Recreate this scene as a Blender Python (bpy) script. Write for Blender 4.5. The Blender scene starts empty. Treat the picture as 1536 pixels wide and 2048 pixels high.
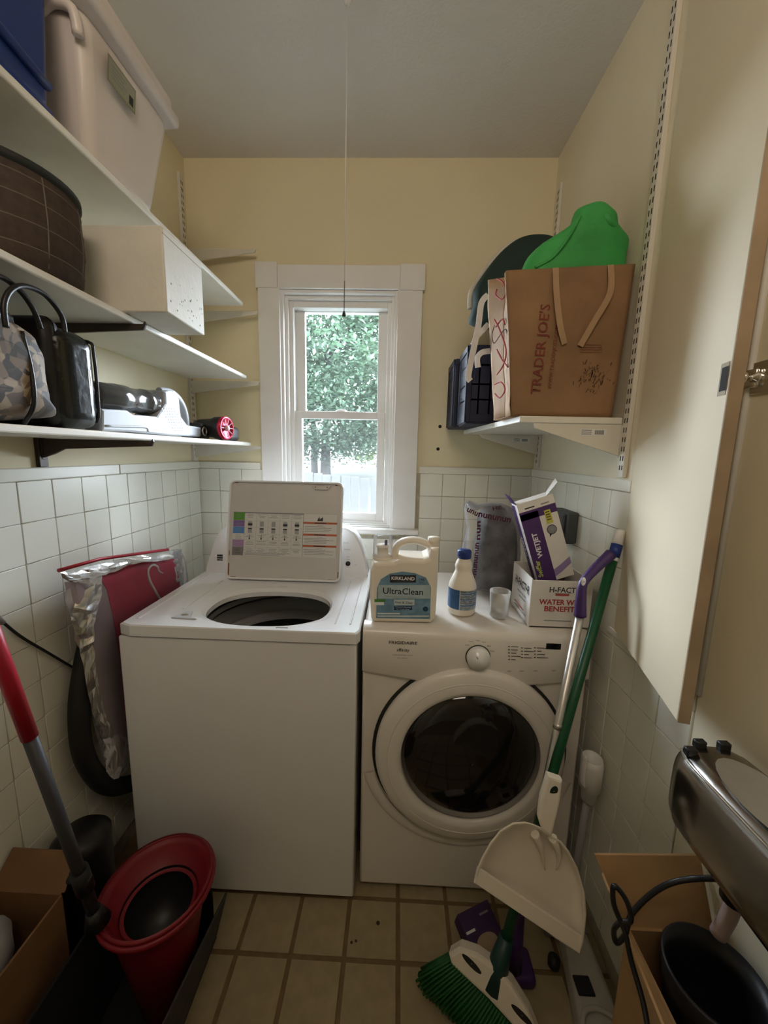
import bpy, bmesh, math, random
from mathutils import Vector, Matrix, noise
random.seed(7); noise.seed_set(7)
C = bpy.context.scene.collection
V = Vector
# ------------------------------------------------------------------ camera
F, CH = 765.0, 1.42
YAW, PIT, ROLL = (math.radians(a) for a in (-1.76, 8.75, -1.3))
_cy, _sy, _cp, _sp = math.cos(YAW), math.sin(YAW), math.cos(PIT), math.sin(PIT)
_f = V((_sy*_cp, _cy*_cp, -_sp)); _r = V((_cy, -_sy, 0)); _d = _f.cross(_r)
_rt = math.cos(ROLL)*_r + math.sin(ROLL)*_d; _dn = -math.sin(ROLL)*_r + math.cos(ROLL)*_d
EYE = V((0, 0, CH))
cam = bpy.data.cameras.new('camera'); co = bpy.data.objects.new('camera', cam); C.objects.link(co)
cam.sensor_fit = 'VERTICAL'; cam.sensor_height = 24.0; cam.lens = F/2048*24.0; cam.clip_start = .02; cam.clip_end = 300
up = -_dn; back = -_f
co.matrix_world = Matrix(((_rt.x, up.x, back.x, EYE.x), (_rt.y, up.y, back.y, EYE.y), (_rt.z, up.z, back.z, EYE.z), (0, 0, 0, 1)))
bpy.context.scene.camera = co
def P(px, py, **k):   # measured point of the photograph on the plane x=, y= or z=
    d = _rt*((px-768)/F) + _dn*((py-1024)/F) + _f
    a, v = list(k.items())[0]; i = 'xyz'.index(a)
    return EYE + d*((v-EYE[i])/d[i])
# ------------------------------------------------------------------ light
sc = bpy.context.scene
vs = sc.view_settings; sc.display_settings.display_device = 'sRGB'
vs.view_transform = 'Standard'; vs.look = 'None'; vs.gamma = 1; vs.use_curve_mapping = False; vs.exposure = 0.0
w = bpy.data.worlds.new('sky'); sc.world = w; w.use_nodes = True
wn = w.node_tree.nodes; wl = w.node_tree.links
bg = wn['Background']; bg.inputs[0].default_value = (.76, .87, 1, 1); bg.inputs[1].default_value = 54.0
def light(name, kind, loc, energy, color=(1, 1, 1), size=None, size_y=None, target=None, portal=False):
    l = bpy.data.lights.new(name, kind); l.energy = energy; l.color = color
    o = bpy.data.objects.new(name, l); C.objects.link(o); o.location = loc
    if kind == 'AREA':
        l.shape = 'RECTANGLE'; l.size = size; l.size_y = size_y or size
        if portal: l.cycles.is_portal = True
    elif kind == 'SUN': l.angle = math.radians(1)
    elif size: l.shadow_soft_size = size
    if target is not None:
        o.rotation_euler = (V(target)-V(loc)).to_track_quat('-Z', 'Y').to_euler()
    return o
light('window_portal', 'AREA', (-.275, 1.96, 1.6), 1, size=.56, size_y=1.1, target=(-.275, 0, 1.6), portal=True)
light('sun', 'SUN', (0, 0, 10), 5.0, (1, .95, .85), target=(5, 7, 1))
light('fill_light', 'AREA', (-.10, -.40, 2.50), 10.0, (1, .84, .68), size=.6, target=(.10, 1.8, 2.70))  # added warm fill behind the camera, brightens upper room; not an actual fixture
# ------------------------------------------------------------------ materials
MATS = {}
def mat(name, col, rough=.5, metal=0, var=0.0, scale=20, bump=0.0, bscale=None, spec=.5, trans=0.0, ior=1.45, alpha=1.0, coat=0.0):
    if name in MATS: return MATS[name]
    m = bpy.data.materials.new(name); m.use_nodes = True; nt = m.node_tree; b = nt.nodes['Principled BSDF']
    c = (*col, 1)
    b.inputs['Base Color'].default_value = c; b.inputs['Roughness'].default_value = rough; b.inputs['Metallic'].default_value = metal
    b.inputs['Specular IOR Level'].default_value = spec; b.inputs['Transmission Weight'].default_value = trans; b.inputs['IOR'].default_value = ior
    b.inputs['Alpha'].default_value = alpha; b.inputs['Coat Weight'].default_value = coat
    tc = nt.nodes.new('ShaderNodeTexCoord')
    if var:
        n = nt.nodes.new('ShaderNodeTexNoise'); n.inputs['Scale'].default_value = scale; n.inputs['Detail'].default_value = 5
        r = nt.nodes.new('ShaderNodeMapRange'); r.inputs['From Min'].default_value = .3; r.inputs['From Max'].default_value = .7
        r.inputs['To Min'].default_value = 1-var; r.inputs['To Max'].default_value = 1+var*.5
        h = nt.nodes.new('ShaderNodeHueSaturation'); h.inputs['Color'].default_value = c
        nt.links.new(tc.outputs['Object'], n.inputs['Vector']); nt.links.new(n.outputs['Fac'], r.inputs['Value'])
        nt.links.new(r.outputs['Result'], h.inputs['Value']); nt.links.new(h.outputs['Color'], b.inputs['Base Color'])
    if bump:
        n = nt.nodes.new('ShaderNodeTexNoise'); n.inputs['Scale'].default_value = bscale or scale; n.inputs['Detail'].default_value = 4
        bp = nt.nodes.new('ShaderNodeBump'); bp.inputs['Strength'].default_value = bump; bp.inputs['Distance'].default_value = .002
        nt.links.new(tc.outputs['Object'], n.inputs['Vector']); nt.links.new(n.outputs['Fac'], bp.inputs['Height']); nt.links.new(bp.outputs['Normal'], b.inputs['Normal'])
    MATS[name] = m; return m
def film(name, col, op, rough=.1):      # thin see-through plastic / glass
    m = bpy.data.materials.new(name); m.use_nodes = True; nt = m.node_tree; nt.nodes.remove(nt.nodes['Principled BSDF'])
    out = nt.nodes['Material Output']; tr = nt.nodes.new('ShaderNodeBsdfTransparent'); tr.inputs[0].default_value = (1, 1, 1, 1)
    pr = nt.nodes.new('ShaderNodeBsdfPrincipled'); pr.inputs['Base Color'].default_value = (*col, 1); pr.inputs['Roughness'].default_value = rough
    lw = nt.nodes.new('ShaderNodeLayerWeight'); lw.inputs['Blend'].default_value = .25
    ma = nt.nodes.new('ShaderNodeMath'); ma.operation = 'MULTIPLY_ADD'; ma.inputs[1].default_value = .8; ma.inputs[2].default_value = op; ma.use_clamp = True
    nt.links.new(lw.outputs['Fresnel'], ma.inputs[0])
    mx = nt.nodes.new('ShaderNodeMixShader'); nt.links.new(ma.outputs[0], mx.inputs[0]); nt.links.new(tr.outputs[0], mx.inputs[1]); nt.links.new(pr.outputs[0], mx.inputs[2])
    nt.links.new(mx.outputs[0], out.inputs[0]); MATS[name] = m; return m
dark_red = None
paint = mat('cream_wall_paint', (.80, .71, .475), .6, var=.04, scale=3, bump=.15, bscale=150)
paint2 = mat('cream_right_paint', (.80, .73, .55), .6, var=.04, scale=3, bump=.15, bscale=150)
ceilm = mat('ceiling_paint', (.76, .73, .68), .8, var=.03, scale=4, bump=.5, bscale=120)
tilem = mat('wall_tile_glaze', (.83, .81, .70), .28, var=.05, scale=1.5, bump=.1, bscale=6)
grout = mat('tile_grout', (.50, .45, .33), .9, var=.2, scale=30)
trimw = mat('white_trim_paint', (.82, .80, .76), .45, var=.04, scale=8, bump=.1, bscale=30)
shelfw = mat('shelf_paint', (.80, .77, .68), .45, var=.06, scale=9, bump=.1, bscale=40)
vinyl = mat('vinyl_tile', (.36, .29, .165), .5, var=.14, scale=25, bump=.15, bscale=200)
vgrout = mat('vinyl_grout', (.19, .125, .055), .7, var=.2, scale=30)
enam = mat('white_enamel', (.83, .82, .81), .22, var=.02, scale=5, coat=.3)
enamd = mat('dryer_enamel', (.80, .75, .68), .28, var=.02, scale=5, coat=.2)
plw = mat('white_plastic', (.80, .78, .74), .4, var=.03, scale=10)
plc = mat('cream_plastic', (.84, .77, .65), .38, var=.03, scale=10)
blk = mat('black_plastic', (.012, .012, .014), .4, var=.1, scale=20)
gapm = mat('dark_gap', (.02, .018, .016), .8)
dgrey = mat('dark_grey_plastic', (.06, .06, .065), .35, var=.1, scale=20)
grey = mat('grey_plastic', (.32, .31, .30), .4, var=.08, scale=20)
chrome = mat('chrome', (.75, .74, .72), .13, 1, var=.05, scale=10)
alu = mat('brushed_aluminium', (.62, .60, .57), .35, .85, var=.05, scale=40)
stdw = mat('white_shelf_standard', (.74, .70, .60), .4, var=.05, scale=20)
stdb = mat('bronze_shelf_standard', (.06, .045, .035), .4, .3, var=.1, scale=20)
navy = mat('navy_crate_plastic', (.010, .014, .040), .55, var=.1, scale=20)
blue = mat('blue_tub_plastic', (.018, .045, .20), .35, var=.08, scale=10)
tubm = mat('milky_tub_plastic', (.74, .67, .62), .35, var=.05, scale=6)
red = mat('red_plastic', (.36, .010, .025), .4, var=.08, scale=10)
redc = mat('red_cloth', (.48, .008, .05), .7, var=.12, scale=12, bump=.3, bscale=25)
purple = mat('purple_plastic', (.055, .022, .12), .4, var=.1, scale=20)
green = mat('green_pole_paint', (.008, .085, .032), .35, var=.1, scale=20)
greenb = mat('green_fabric_bag', (.050, .38, .085), .6, var=.2, scale=9, bump=1.0, bscale=22)
dgreen = mat('dark_green_canvas', (.012, .035, .028), .75, var=.15, scale=30, bump=.3, bscale=200)
kraft = mat('kraft_paper', (.29, .165, .078), .75, var=.22, scale=7, bump=1.0, bscale=22)
kraftl = mat('light_kraft_paper', (.42, .27, .15), .75, var=.1, scale=14, bump=.3, bscale=40)
card = mat('brown_cardboard', (.42, .255, .115), .8, var=.1, scale=15, bump=.2, bscale=60)
cardw = mat('white_cardboard', (.78, .74, .68), .6, var=.05, scale=12, bump=.1, bscale=40)
foam = mat('white_foam_board', (.76, .73, .64), .7, var=.06, scale=14, bump=.3, bscale=90)
inkr = mat('red_print', (.42, .05, .045), .6)
inkd = mat('dark_print', (.03, .03, .035), .6)
inkn = mat('brown_print', (.09, .05, .03), .7)
inkg = mat('grey_print', (.25, .25, .26), .6)
inkw = mat('white_print', (.8, .8, .78), .5)
bluelab = mat('blue_label', (.17, .31, .42), .4, var=.25, scale=45)
bluelab2 = mat('deep_blue_label', (.04, .13, .32), .4, var=.3, scale=50)
capblue = mat('blue_cap_plastic', (.015, .04, .20), .35)
orange = mat('orange_print', (.50, .12, .045), .5)
wood = mat('brown_wood', (.13, .06, .03), .5, var=.2, scale=8)
silverf = mat('silver_foil', (.72, .71, .70), .2, .75, var=.25, scale=14, bump=1.0, bscale=26)
glass = film('window_glass', (.9, .95, .95), .02, .02)
screen = film('insect_screen', (.10, .10, .10), .22, .8)
clear = film('clear_plastic', (.85, .85, .88), .10, .15)
wrap = film('crinkled_clear_film', (.80, .78, .82), .02, .10)
frost = film('frosted_plastic', (.82, .80, .76), .28, .35)
smoke = mat('smoked_plastic', (.05, .05, .048), .12, var=.3, scale=10, coat=.4)
dglass = mat('smoked_door_glass', (.010, .009, .009), .07, var=.2, scale=6, coat=.5)
# bump for the films
for _m, _s, _st in ((wrap, 30, .9), (clear, 25, .2)):
    nt = _m.node_tree; pr = [n for n in nt.nodes if n.type == 'BSDF_PRINCIPLED'][0]
    n = nt.nodes.new('ShaderNodeTexNoise'); n.inputs['Scale'].default_value = _s; bp = nt.nodes.new('ShaderNodeBump'); bp.inputs['Strength'].default_value = _st; bp.inputs['Distance'].default_value = .01
    tc = nt.nodes.new('ShaderNodeTexCoord'); nt.links.new(tc.outputs['Object'], n.inputs['Vector']); nt.links.new(n.outputs['Fac'], bp.inputs['Height']); nt.links.new(bp.outputs['Normal'], pr.inputs['Normal'])
def leafprint():
    m = bpy.data.materials.new('leaf_print_canvas'); m.use_nodes = True; nt = m.node_tree; b = nt.nodes['Principled BSDF']; b.inputs['Roughness'].default_value = .7
    tc = nt.nodes.new('ShaderNodeTexCoord'); v = nt.nodes.new('ShaderNodeTexVoronoi'); v.inputs['Scale'].default_value = 62
    n = nt.nodes.new('ShaderNodeTexNoise'); n.inputs['Scale'].default_value = 9; ad = nt.nodes.new('ShaderNodeMixRGB'); ad.inputs[0].default_value = .12
    nt.links.new(tc.outputs['Object'], n.inputs['Vector']); nt.links.new(tc.outputs['Object'], ad.inputs[1]); nt.links.new(n.outputs['Color'], ad.inputs[2]); nt.links.new(ad.outputs[0], v.inputs['Vector'])
    s = nt.nodes.new('ShaderNodeSeparateColor'); nt.links.new(v.outputs['Color'], s.inputs[0])
    r = nt.nodes.new('ShaderNodeValToRGB'); e = r.color_ramp.elements
    e[0].color = (.03, .022, .015, 1); e[1].color = (.36, .29, .19, 1)
    for p_, c_ in ((.3, (.07, .055, .04, 1)), (.55, (.15, .10, .06, 1)), (.75, (.24, .17, .105, 1))):
        q = e.new(p_); q.color = c_
    nt.links.new(s.outputs[0], r.inputs[0]); nt.links.new(r.outputs[0], b.inputs['Base Color']); return m
leafm = leafprint()
# ------------------------------------------------------------------ mesh helpers
ORG = {}
def org(o): return ORG.get(o.name, V((0, 0, 0))) if o else V((0, 0, 0))
class MB:
    def __init__(s, M=None): s.bm = bmesh.new(); s.M = M or Matrix.Identity(4); s.mats = []; s.mi = 0
    def m(s, material):
        if material not in s.mats: s.mats.append(material)
        s.mi = s.mats.index(material); return s
    def v(s, p): return s.bm.verts.new(s.M @ V(p))
    def f(s, vs_, smooth=False):
        try: fc = s.bm.faces.new(vs_); fc.material_index = s.mi; fc.smooth = smooth; return fc
        except ValueError: return None
    def merge(s, b2, smooth=False, nflat=0):
        b2.faces.ensure_lookup_table()
        big = set(f_.index for f_ in sorted(b2.faces, key=lambda f_: -f_.calc_area())[:nflat]); b2.faces.index_update()
        mp = {v: s.v(v.co) for v in b2.verts}
        for f_ in b2.faces: s.f([mp[v] for v in f_.verts], smooth and f_.index not in big)
        b2.free()
    def box(s, lo, hi, bev=0, seg=2, smooth=False):
        b2 = bmesh.new(); lo = V(lo); hi = V(hi)
        bmesh.ops.create_cube(b2, size=1)
        for v in b2.verts: v.co = V([(lo[i]+hi[i])/2 + v.co[i]*(hi[i]-lo[i]) for i in range(3)])
        if bev: bmesh.ops.bevel(b2, geom=b2.edges[:], offset=bev, segments=seg, affect='EDGES', profile=.5)
        b2.faces.index_update(); s.merge(b2, smooth or bool(bev), 0 if min(hi[i]-lo[i] for i in range(3)) < bev*2.2 else 6); return s
    def hexa(s, pts, bev=0, seg=2):    # 8 corners: bottom 4 ccw, top 4 ccw
        b2 = bmesh.new(); v = [b2.verts.new(V(p)) for p in pts]
        for q in ((0, 3, 2, 1), (4, 5, 6, 7), (0, 1, 5, 4), (1, 2, 6, 5), (2, 3, 7, 6), (3, 0, 4, 7)): b2.faces.new([v[i] for i in q])
        if bev: bmesh.ops.bevel(b2, geom=b2.edges[:], offset=bev, segments=seg, affect='EDGES', profile=.5)
        b2.faces.index_update(); s.merge(b2, bool(bev), 6); return s
    def prism(s, poly, off, bev=0, seg=2):    # poly: 3D points of one face, off: vector to the other
        b2 = bmesh.new(); off = V(off); a = [b2.verts.new(V(p)) for p in poly]; b = [b2.verts.new(V(p)+off) for p in poly]; n = len(a)
        fs = [b2.faces.new(a), b2.faces.new(b[::-1])]
        for i in range(n): b2.faces.new([a[i], b[i], b[(i+1) % n], a[(i+1) % n]])
        bmesh.ops.recalc_face_normals(b2, faces=b2.faces[:])
        if bev:
            ed = set(e for f_ in fs for e in f_.edges); bmesh.ops.bevel(b2, geom=list(ed), offset=bev, segments=seg, affect='EDGES', profile=.5)
        bmesh.ops.triangulate(b2, faces=[f_ for f_ in b2.faces if len(f_.verts) > 4])
        s.merge(b2, False); return s
    def rings(s, rs, close=True, cap0=False, cap1=False, smooth=True):
        R_ = [[s.v(p) for p in r] for r in rs]; n = len(R_[0])
        for a, b in zip(R_, R_[1:]):
            for i in range(n if close else n-1): s.f([a[i], a[(i+1) % n], b[(i+1) % n], b[i]], smooth)
        if cap0: s.f(R_[0][::-1])
        if cap1: s.f(R_[-1])
        return s
    def tube(s, pts, r, n=10, sm=0, caps=True, flat=1.0, upv=(0, 0, 1)):
        pts = [V(p) for p in pts]
        if sm: pts = smoothpath(pts, sm)
        L = len(pts); rr = r if callable(r) else (lambda t: r); out = []; prev = None
        for i, p in enumerate(pts):
            t = (pts[min(i+1, L-1)]-pts[max(i-1, 0)]).normalized()
            if prev is None:
                u = V(upv); u = u - t*u.dot(t)
                if u.length < .1: u = V((1, 0, 0)); u = u - t*u.dot(t)
            else: u = prev - t*prev.dot(t)
            u.normalize(); prev = u; q = t.cross(u); R0 = rr(i/(L-1))
            out.append([p + u*math.cos(a)*R0 + q*math.sin(a)*R0*flat for a in [2*math.pi*k/n for k in range(n)]])
        return s.rings(out, cap0=caps, cap1=caps)
    def lathe(s, prof, c=(0, 0, 0), ax='z', n=32, cap0=False, cap1=False, sx=1, sy=1, smooth=True, a0=0, a1=2*math.pi):
        c = V(c); full = abs(a1-a0-2*math.pi) < 1e-6; out = []
        for r, h in prof:
            ring = []
            for k in range(n if full else n+1):
                a = a0+(a1-a0)*k/n; x, y = r*math.cos(a)*sx, r*math.sin(a)*sy
                ring.append(c + (V((x, y, h)) if ax == 'z' else V((x, -h, y)) if ax == 'y' else V((h, x, y))))
            out.append(ring)
        return s.rings(out, close=full, cap0=cap0, cap1=cap1, smooth=smooth)
    def inflate(s, poly, dep, n=6, both=True, pw=.6, jit=0, back=None, sm=True):
        poly = [V(p) for p in poly]; poly = smoothpath([poly[-1]]+poly+[poly[0], poly[1]], 4)[4:-5] if sm else poly; c = sum(poly, V((0, 0, 0)))/len(poly); dep = V(dep); seq = []
        ks = range(-n, n+1) if both else range(0, n+1)
        for k in ks:
            t = k/n*math.pi/2*.97; sc_ = max(math.cos(t), 0)**pw
            d = dep*math.sin(t) if (k >= 0 or back is None) else V(back)*(-math.sin(t))
            ring = []
            for p in poly:
                q = c+(p-c)*sc_+d
                if jit: q += noise.noise_vector(q*18)*jit
                ring.append(q)
            seq.append(ring)
        return s.rings(seq, cap0=True, cap1=True)
    def build(s, name, parent=None, material=None, smooth=None, jit=0, jscale=20):
        if material is not None and not s.mats: s.mats = [material]
        o0 = org(parent); me = bpy.data.meshes.new(name)
        if jit:
            for v in s.bm.verts: v.co += noise.noise_vector(v.co*jscale)*jit
        bmesh.ops.recalc_face_normals(s.bm, faces=s.bm.faces[:])
        for v in s.bm.verts: v.co -= o0
        s.bm.to_mesh(me); s.bm.free()
        for m_ in s.mats: me.materials.append(m_)
        ob = bpy.data.objects.new(name, me); C.objects.link(ob)
        if parent: ob.parent = parent
        ORG[ob.name] = o0
        return ob
def smoothpath(p, k=6):
    out = []; n = len(p)
    for i in range(n-1):
        a, b, c, d = p[max(i-1, 0)], p[i], p[i+1], p[min(i+2, n-1)]
        for j in range(k):
            t = j/k; out.append(.5*((2*b)+(c-a)*t+(2*a-5*b+4*c-d)*t*t+(3*b-a-3*c+d)*t**3))
    out.append(p[-1]); return out
def frame(o, x, y):
    x = V(x).normalized(); y = V(y); y = (y-x*x.dot(y)).normalized(); z = x.cross(y); o = V(o)
    return Matrix(((x.x, y.x, z.x, o.x), (x.y, y.y, z.y, o.y), (x.z, y.z, z.z, o.z), (0, 0, 0, 1)))
def tag(o, label=None, cat=None, group=None, kind=None):
    if label: o['label'] = label
    if cat: o['category'] = cat
    if group: o['group'] = group
    if kind: o['kind'] = kind
    return o
def thing(name, label, cat, loc, group=None):
    o = bpy.data.objects.new(name, None); C.objects.link(o); o.location = loc; o.empty_display_size = .05
    ORG[o.name] = V(loc); return tag(o, label, cat, group)
def text(s, parent, M, width, material, h=None, name='lettering', align='CENTER', bold=.0, squeeze=None):
    cu = bpy.data.curves.new('t', 'FONT'); cu.body = s; cu.align_x = align; cu.align_y = 'CENTER'; cu.size = 1; cu.offset = bold; cu.resolution_u = 2
    t = bpy.data.objects.new('t', cu); me = bpy.data.meshes.new_from_object(t)
    bpy.data.objects.remove(t); bpy.data.curves.remove(cu)
    xs = [v.co.x for v in me.vertices]; ys = [v.co.y for v in me.vertices]
    wd = max(xs)-min(xs); hh = max(ys)-min(ys); k = width/wd; kh = (h/hh) if h else k; o0 = org(parent)
    for v in me.vertices: v.co = M @ V((v.co.x*k, v.co.y*kh, 0)) - o0
    me.materials.clear(); me.materials.append(material); me.name = name
    ob = bpy.data.objects.new(name, me); C.objects.link(ob); ob.parent = parent; ORG[ob.name] = o0; return ob
def rects(M, lst):   # flat print: (x0,y0,x1,y1,material,layer)
    b = MB(M)
    for x0, y0, x1, y1, mt, L in lst:
        b.m(mt); z = L*.00025; b.f([b.v((x0, y0, z)), b.v((x1, y0, z)), b.v((x1, y1, z)), b.v((x0, y1, z))])
    return b
FR = lambda x, y, z: frame((x, y, z), (1, 0, 0), (0, 0, 1))     # faces the camera side of the room
# ------------------------------------------------------------------ room shell
XL, XR, YB, ZC, YF = -.94, .63, 1.80, 2.637, -1.1
TZ = 1.33   # top of tiling
def struct(o): o['kind'] = 'structure'; return o
fl = struct(MB().m(vgrout).box((XL-.1, YF-.1, -.06), (XR+.1, YB+.1, -.002)).build('floor'))
struct(MB().m(ceilm).box((XL-.1, YF-.1, ZC), (XR+.1, YB+.14, ZC+.08)).build('ceiling'))
wL = struct(MB().m(paint).box((XL-.1, YF-.1, -.002), (XL, YB, ZC)).build('wall_left'))
wR = struct(MB().m(paint2).box((XR, YF-.1, -.002), (XR+.1, YB, ZC)).build('wall_right'))
struct(MB().m(paint2).box((XL, YF-.1, -.002), (XR, YF, ZC)).build('wall_front'))
WX0, WX1, WZ0, WZ1 = -.538, -.012, 1.068, 2.122
b = MB().m(paint)
for lo, hi in (((XL-.1, YB, -.002), (WX0, YB+.14, ZC)), ((WX1, YB, -.002), (XR+.1, YB+.14, ZC)), ((WX0, YB, -.002), (WX1, YB+.14, WZ0)), ((WX0, YB, WZ1), (WX1, YB+.14, ZC))): b.box(lo, hi)
wB = struct(b.build('wall_back'))
# tiles: one mesh each way, copied
def tilemesh(w_, h_, t, ax, mt, nm):
    b = MB().m(mt)
    if ax == 'x': b.box((-t/2, -w_/2, -h_/2), (t/2, w_/2, h_/2), .0014, 1)
    elif ax == 'y': b.box((-w_/2, -t/2, -h_/2), (w_/2, t/2, h_/2), .0014, 1)
    else: b.box((-w_/2, -h_/2, -t/2), (w_/2, h_/2, t/2), .0012, 1)
    o = b.build(nm); me = o.data; bpy.data.objects.remove(o); return me
def put(me, nm, loc, parent):
    o = bpy.data.objects.new(nm, me); C.objects.link(o); o.parent = parent; o.location = loc
    o.rotation_euler = [random.uniform(-.004, .004) for _ in range(3)]; return o
TP = .1055
tx = tilemesh(.0975-.0015, TP-.0015, .006, 'x', tilem, 'tile'); ty = tilemesh(TP-.0015, TP-.0015, .006, 'y', tilem, 'tile')
nz = 13
MB().m(grout).box((XL, .25, -.002), (XL+.002, YB, TZ)).build('grout', wL)
MB().m(grout).box((XR-.002, .72, -.002), (XR, YB, TZ)).build('grout', wR)
b = MB().m(grout)
for lo, hi in (((XL, YB-.002, 0), (WX0-.03, YB, TZ)), ((WX1+.03, YB-.002, 0), (XR, YB, TZ)), ((WX0-.03, YB-.002, 0), (WX1+.03, YB, WZ0-.04))): b.box(lo, hi)
b.build('grout', wB)
for i in range(nz-1):
    z = TZ-TP*(i+.5)
    if z < .05: continue
    for j in range(16):
        y = 1.006+.0975*(j-7+.5)
        if y < YB-.04 and y > .28: put(tx, 'tile', (XL+.004, y, z), wL)
    for j in range(11):
        y = 1.7605-.0975*j
        if y > .75: put(tx, 'tile', (XR-.004, y, z), wR)
    for j in range(15):
        x = .215+TP*(j-11+.5)
        if x > XR-.03 or x < XL+.03: continue
        if z < .45: continue
        if WX0-.14 < x < WX1+.14 and z > WZ0-.08: continue
        put(ty, 'tile', (x, YB-.004, z), wB)
# floor squares
tf = tilemesh(.1535-.012, .1535-.012, .003, 'z', vinyl, 'floor_tile')
for i in range(11):
    for j in range(13):
        x = .0415+.1535*(i-6-.5)+.0; y = .875+.1535*(j-7+.5)
        if XL+.05 < x < XR-.05 and y < 1.16: put(tf, 'floor_tile', (x, y, -.0008), fl).rotation_euler = (0, 0, 0)
# stains and grit on the floor
b = MB().m(mat('floor_grit', (.05, .035, .02), .9))
for px, py, r in ((756, 1846, .006), (852, 1982, .007), (703, 1885, .004), (712, 1882, .004)):
    p = P(px, py, z=.0009); b.lathe([(r*.2, .0016), (r, .0002)], (p.x, p.y, p.z), n=9, cap0=True)
b.build('grit', fl)
# cap rail over the tiles, in pieces
def trim(n, lo, hi, label=None): return struct(MB().m(tilem).box(lo, hi, .003, 2).build('trim_%d' % n))
trim(1, (XL, .25, TZ), (XL+.009, 1.262, 1.363)); trim(2, (XL, 1.264, TZ), (XL+.009, YB, 1.363))
trim(3, (XL+.009, YB-.009, TZ), (WX0-.105, YB, 1.363)); trim(4, (WX1+.115, YB-.009, TZ), (XR-.009, YB, 1.363)); trim(5, (XR-.009, 1.035, TZ), (XR, YB, 1.363))
struct(MB().m(tilem).box((XR-.016, YB-.016, .9), (XR, YB, 1.33), .004).build('trim_6'))
# nail holes in the back wall
b = MB().m(gapm)
for px, py in ((880, 853), (876, 898)):
    p = P(px, py, y=YB-.0004); b.lathe([(.001, .0008), (.007, .0003), (.008, 0)], p, ax='y', n=8, cap0=True)
b.build('screw_hole', wB)
# ------------------------------------------------------------------ window
win = thing('window_1', None, None, (-.275, YB, WZ0)); struct(win)
yc = YB-.022
def wbox(nm, px0, py0, px1, py1, y, th, mt=trimw, bev=.003):
    a = P(px0, py0, y=y); c = P(px1, py1, y=y)
    return MB().m(mt).box((min(a.x, c.x), y, min(a.z, c.z)), (max(a.x, c.x), y+th, max(a.z, c.z)), bev).build(nm, win)
MB().m(trimw).hexa([(WX0-.092, yc, WZ0), (WX0+.004, yc, WZ0), (WX0+.004, YB, WZ0), (WX0-.092, YB, WZ0), (WX0-.092, yc, WZ1), (WX0+.004, yc, WZ1), (WX0+.004, YB, WZ1), (WX0-.092, YB, WZ1)], .002).build('casing_board', win)
MB().m(trimw).box((WX1-.004, yc, WZ0), (WX1+.104, YB, WZ1), .002).build('casing_board', win)
MB().m(trimw).box((WX0-.004, yc+.001, WZ1), (WX1+.004, YB, WZ1+.095), .002).build('head_casing', win)
MB().m(trimw).box((WX0-.100, yc-.004, WZ1-.002), (WX0-.004, YB, WZ1+.103), .002).build('corner_block', win)
MB().m(trimw).box((WX1+.004, yc-.004, WZ1-.006), (WX1+.112, YB, WZ1+.099), .002).build('corner_block', win)
MB().m(trimw).box((WX0-.11, yc-.035, WZ0-.024), (WX1+.122, YB+.06, WZ0), .005).build('sill', win)
def ring(nm, x0, z0, x1, z1, wx, wzt, wzb, y0, y1, mt=trimw, bev=.002):
    b = MB().m(mt)
    b.box((x0, y0, z0), (x0+wx, y1, z1), bev); b.box((x1-wx, y0, z0), (x1, y1, z1), bev)
    b.box((x0+wx, y0, z1-wzt), (x1-wx, y1, z1), bev); b.box((x0+wx, y0, z0), (x1-wx, y1, z0+wzb), bev); return b.build(nm, win)
ring('stop', WX0, WZ0, WX1, WZ1, .016, .014, .004, YB-.006, YB+.02)
ring('jamb', WX0+.008, WZ0, WX1-.008, WZ1-.006, .022, .024, .010, YB+.02, YB+.06)
ring('vinyl_frame', WX0+.028, WZ0+.006, WX1-.028, WZ1-.03, .020, .028, .016, YB+.04, YB+.13)
UX0, UX1 = -.478, -.072
UXA, UXB = -.500, -.050
zm = P(680, 830, y=YB+.07).z
ring('upper_sash', UXA, zm-.012, UXB, P(680, 612, y=YB+.09).z, .053, .028, .03, YB+.085, YB+.11)
ring('lower_sash', UX0-.016, WZ0+.016, UX1+.010, zm+.014, .036, .034, .042, YB+.052, YB+.082)
def pane(x0, z0, x1, z1, y, mt, nm):
    return MB().m(mt).box((x0, y-.002, z0), (x1, y+.002, z1)).build(nm, win)
pane(UX0+.027, zm+.015, UX1-.027, P(680, 630, y=YB+.09).z+.01, YB+.097, glass, 'glass_pane')
pane(UX0+.015, WZ0+.05, UX1-.022, zm-.012, YB+.067, glass, 'glass_pane')
MB().m(screen).box((UX0, WZ0+.02, 0), (UX0, WZ0+.02, 0)).bm.free()
sb = MB().m(screen); sb.f([sb.v((UX0-.006, YB+.12, WZ0+.022)), sb.v((UX1+.006, YB+.12, WZ0+.022)), sb.v((UX1+.006, YB+.12, zm)), sb.v((UX0-.006, YB+.12, zm))]); sb.build('insect_screen', win)
lk = P(682, 823, y=YB+.05)
MB().m(plw).lathe([(.028, 0), (.026, .006), (.018, .010)], (lk.x, YB+.068, zm+.014), n=20, cap1=True, sy=.5).build('sash_lock', win)
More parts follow.
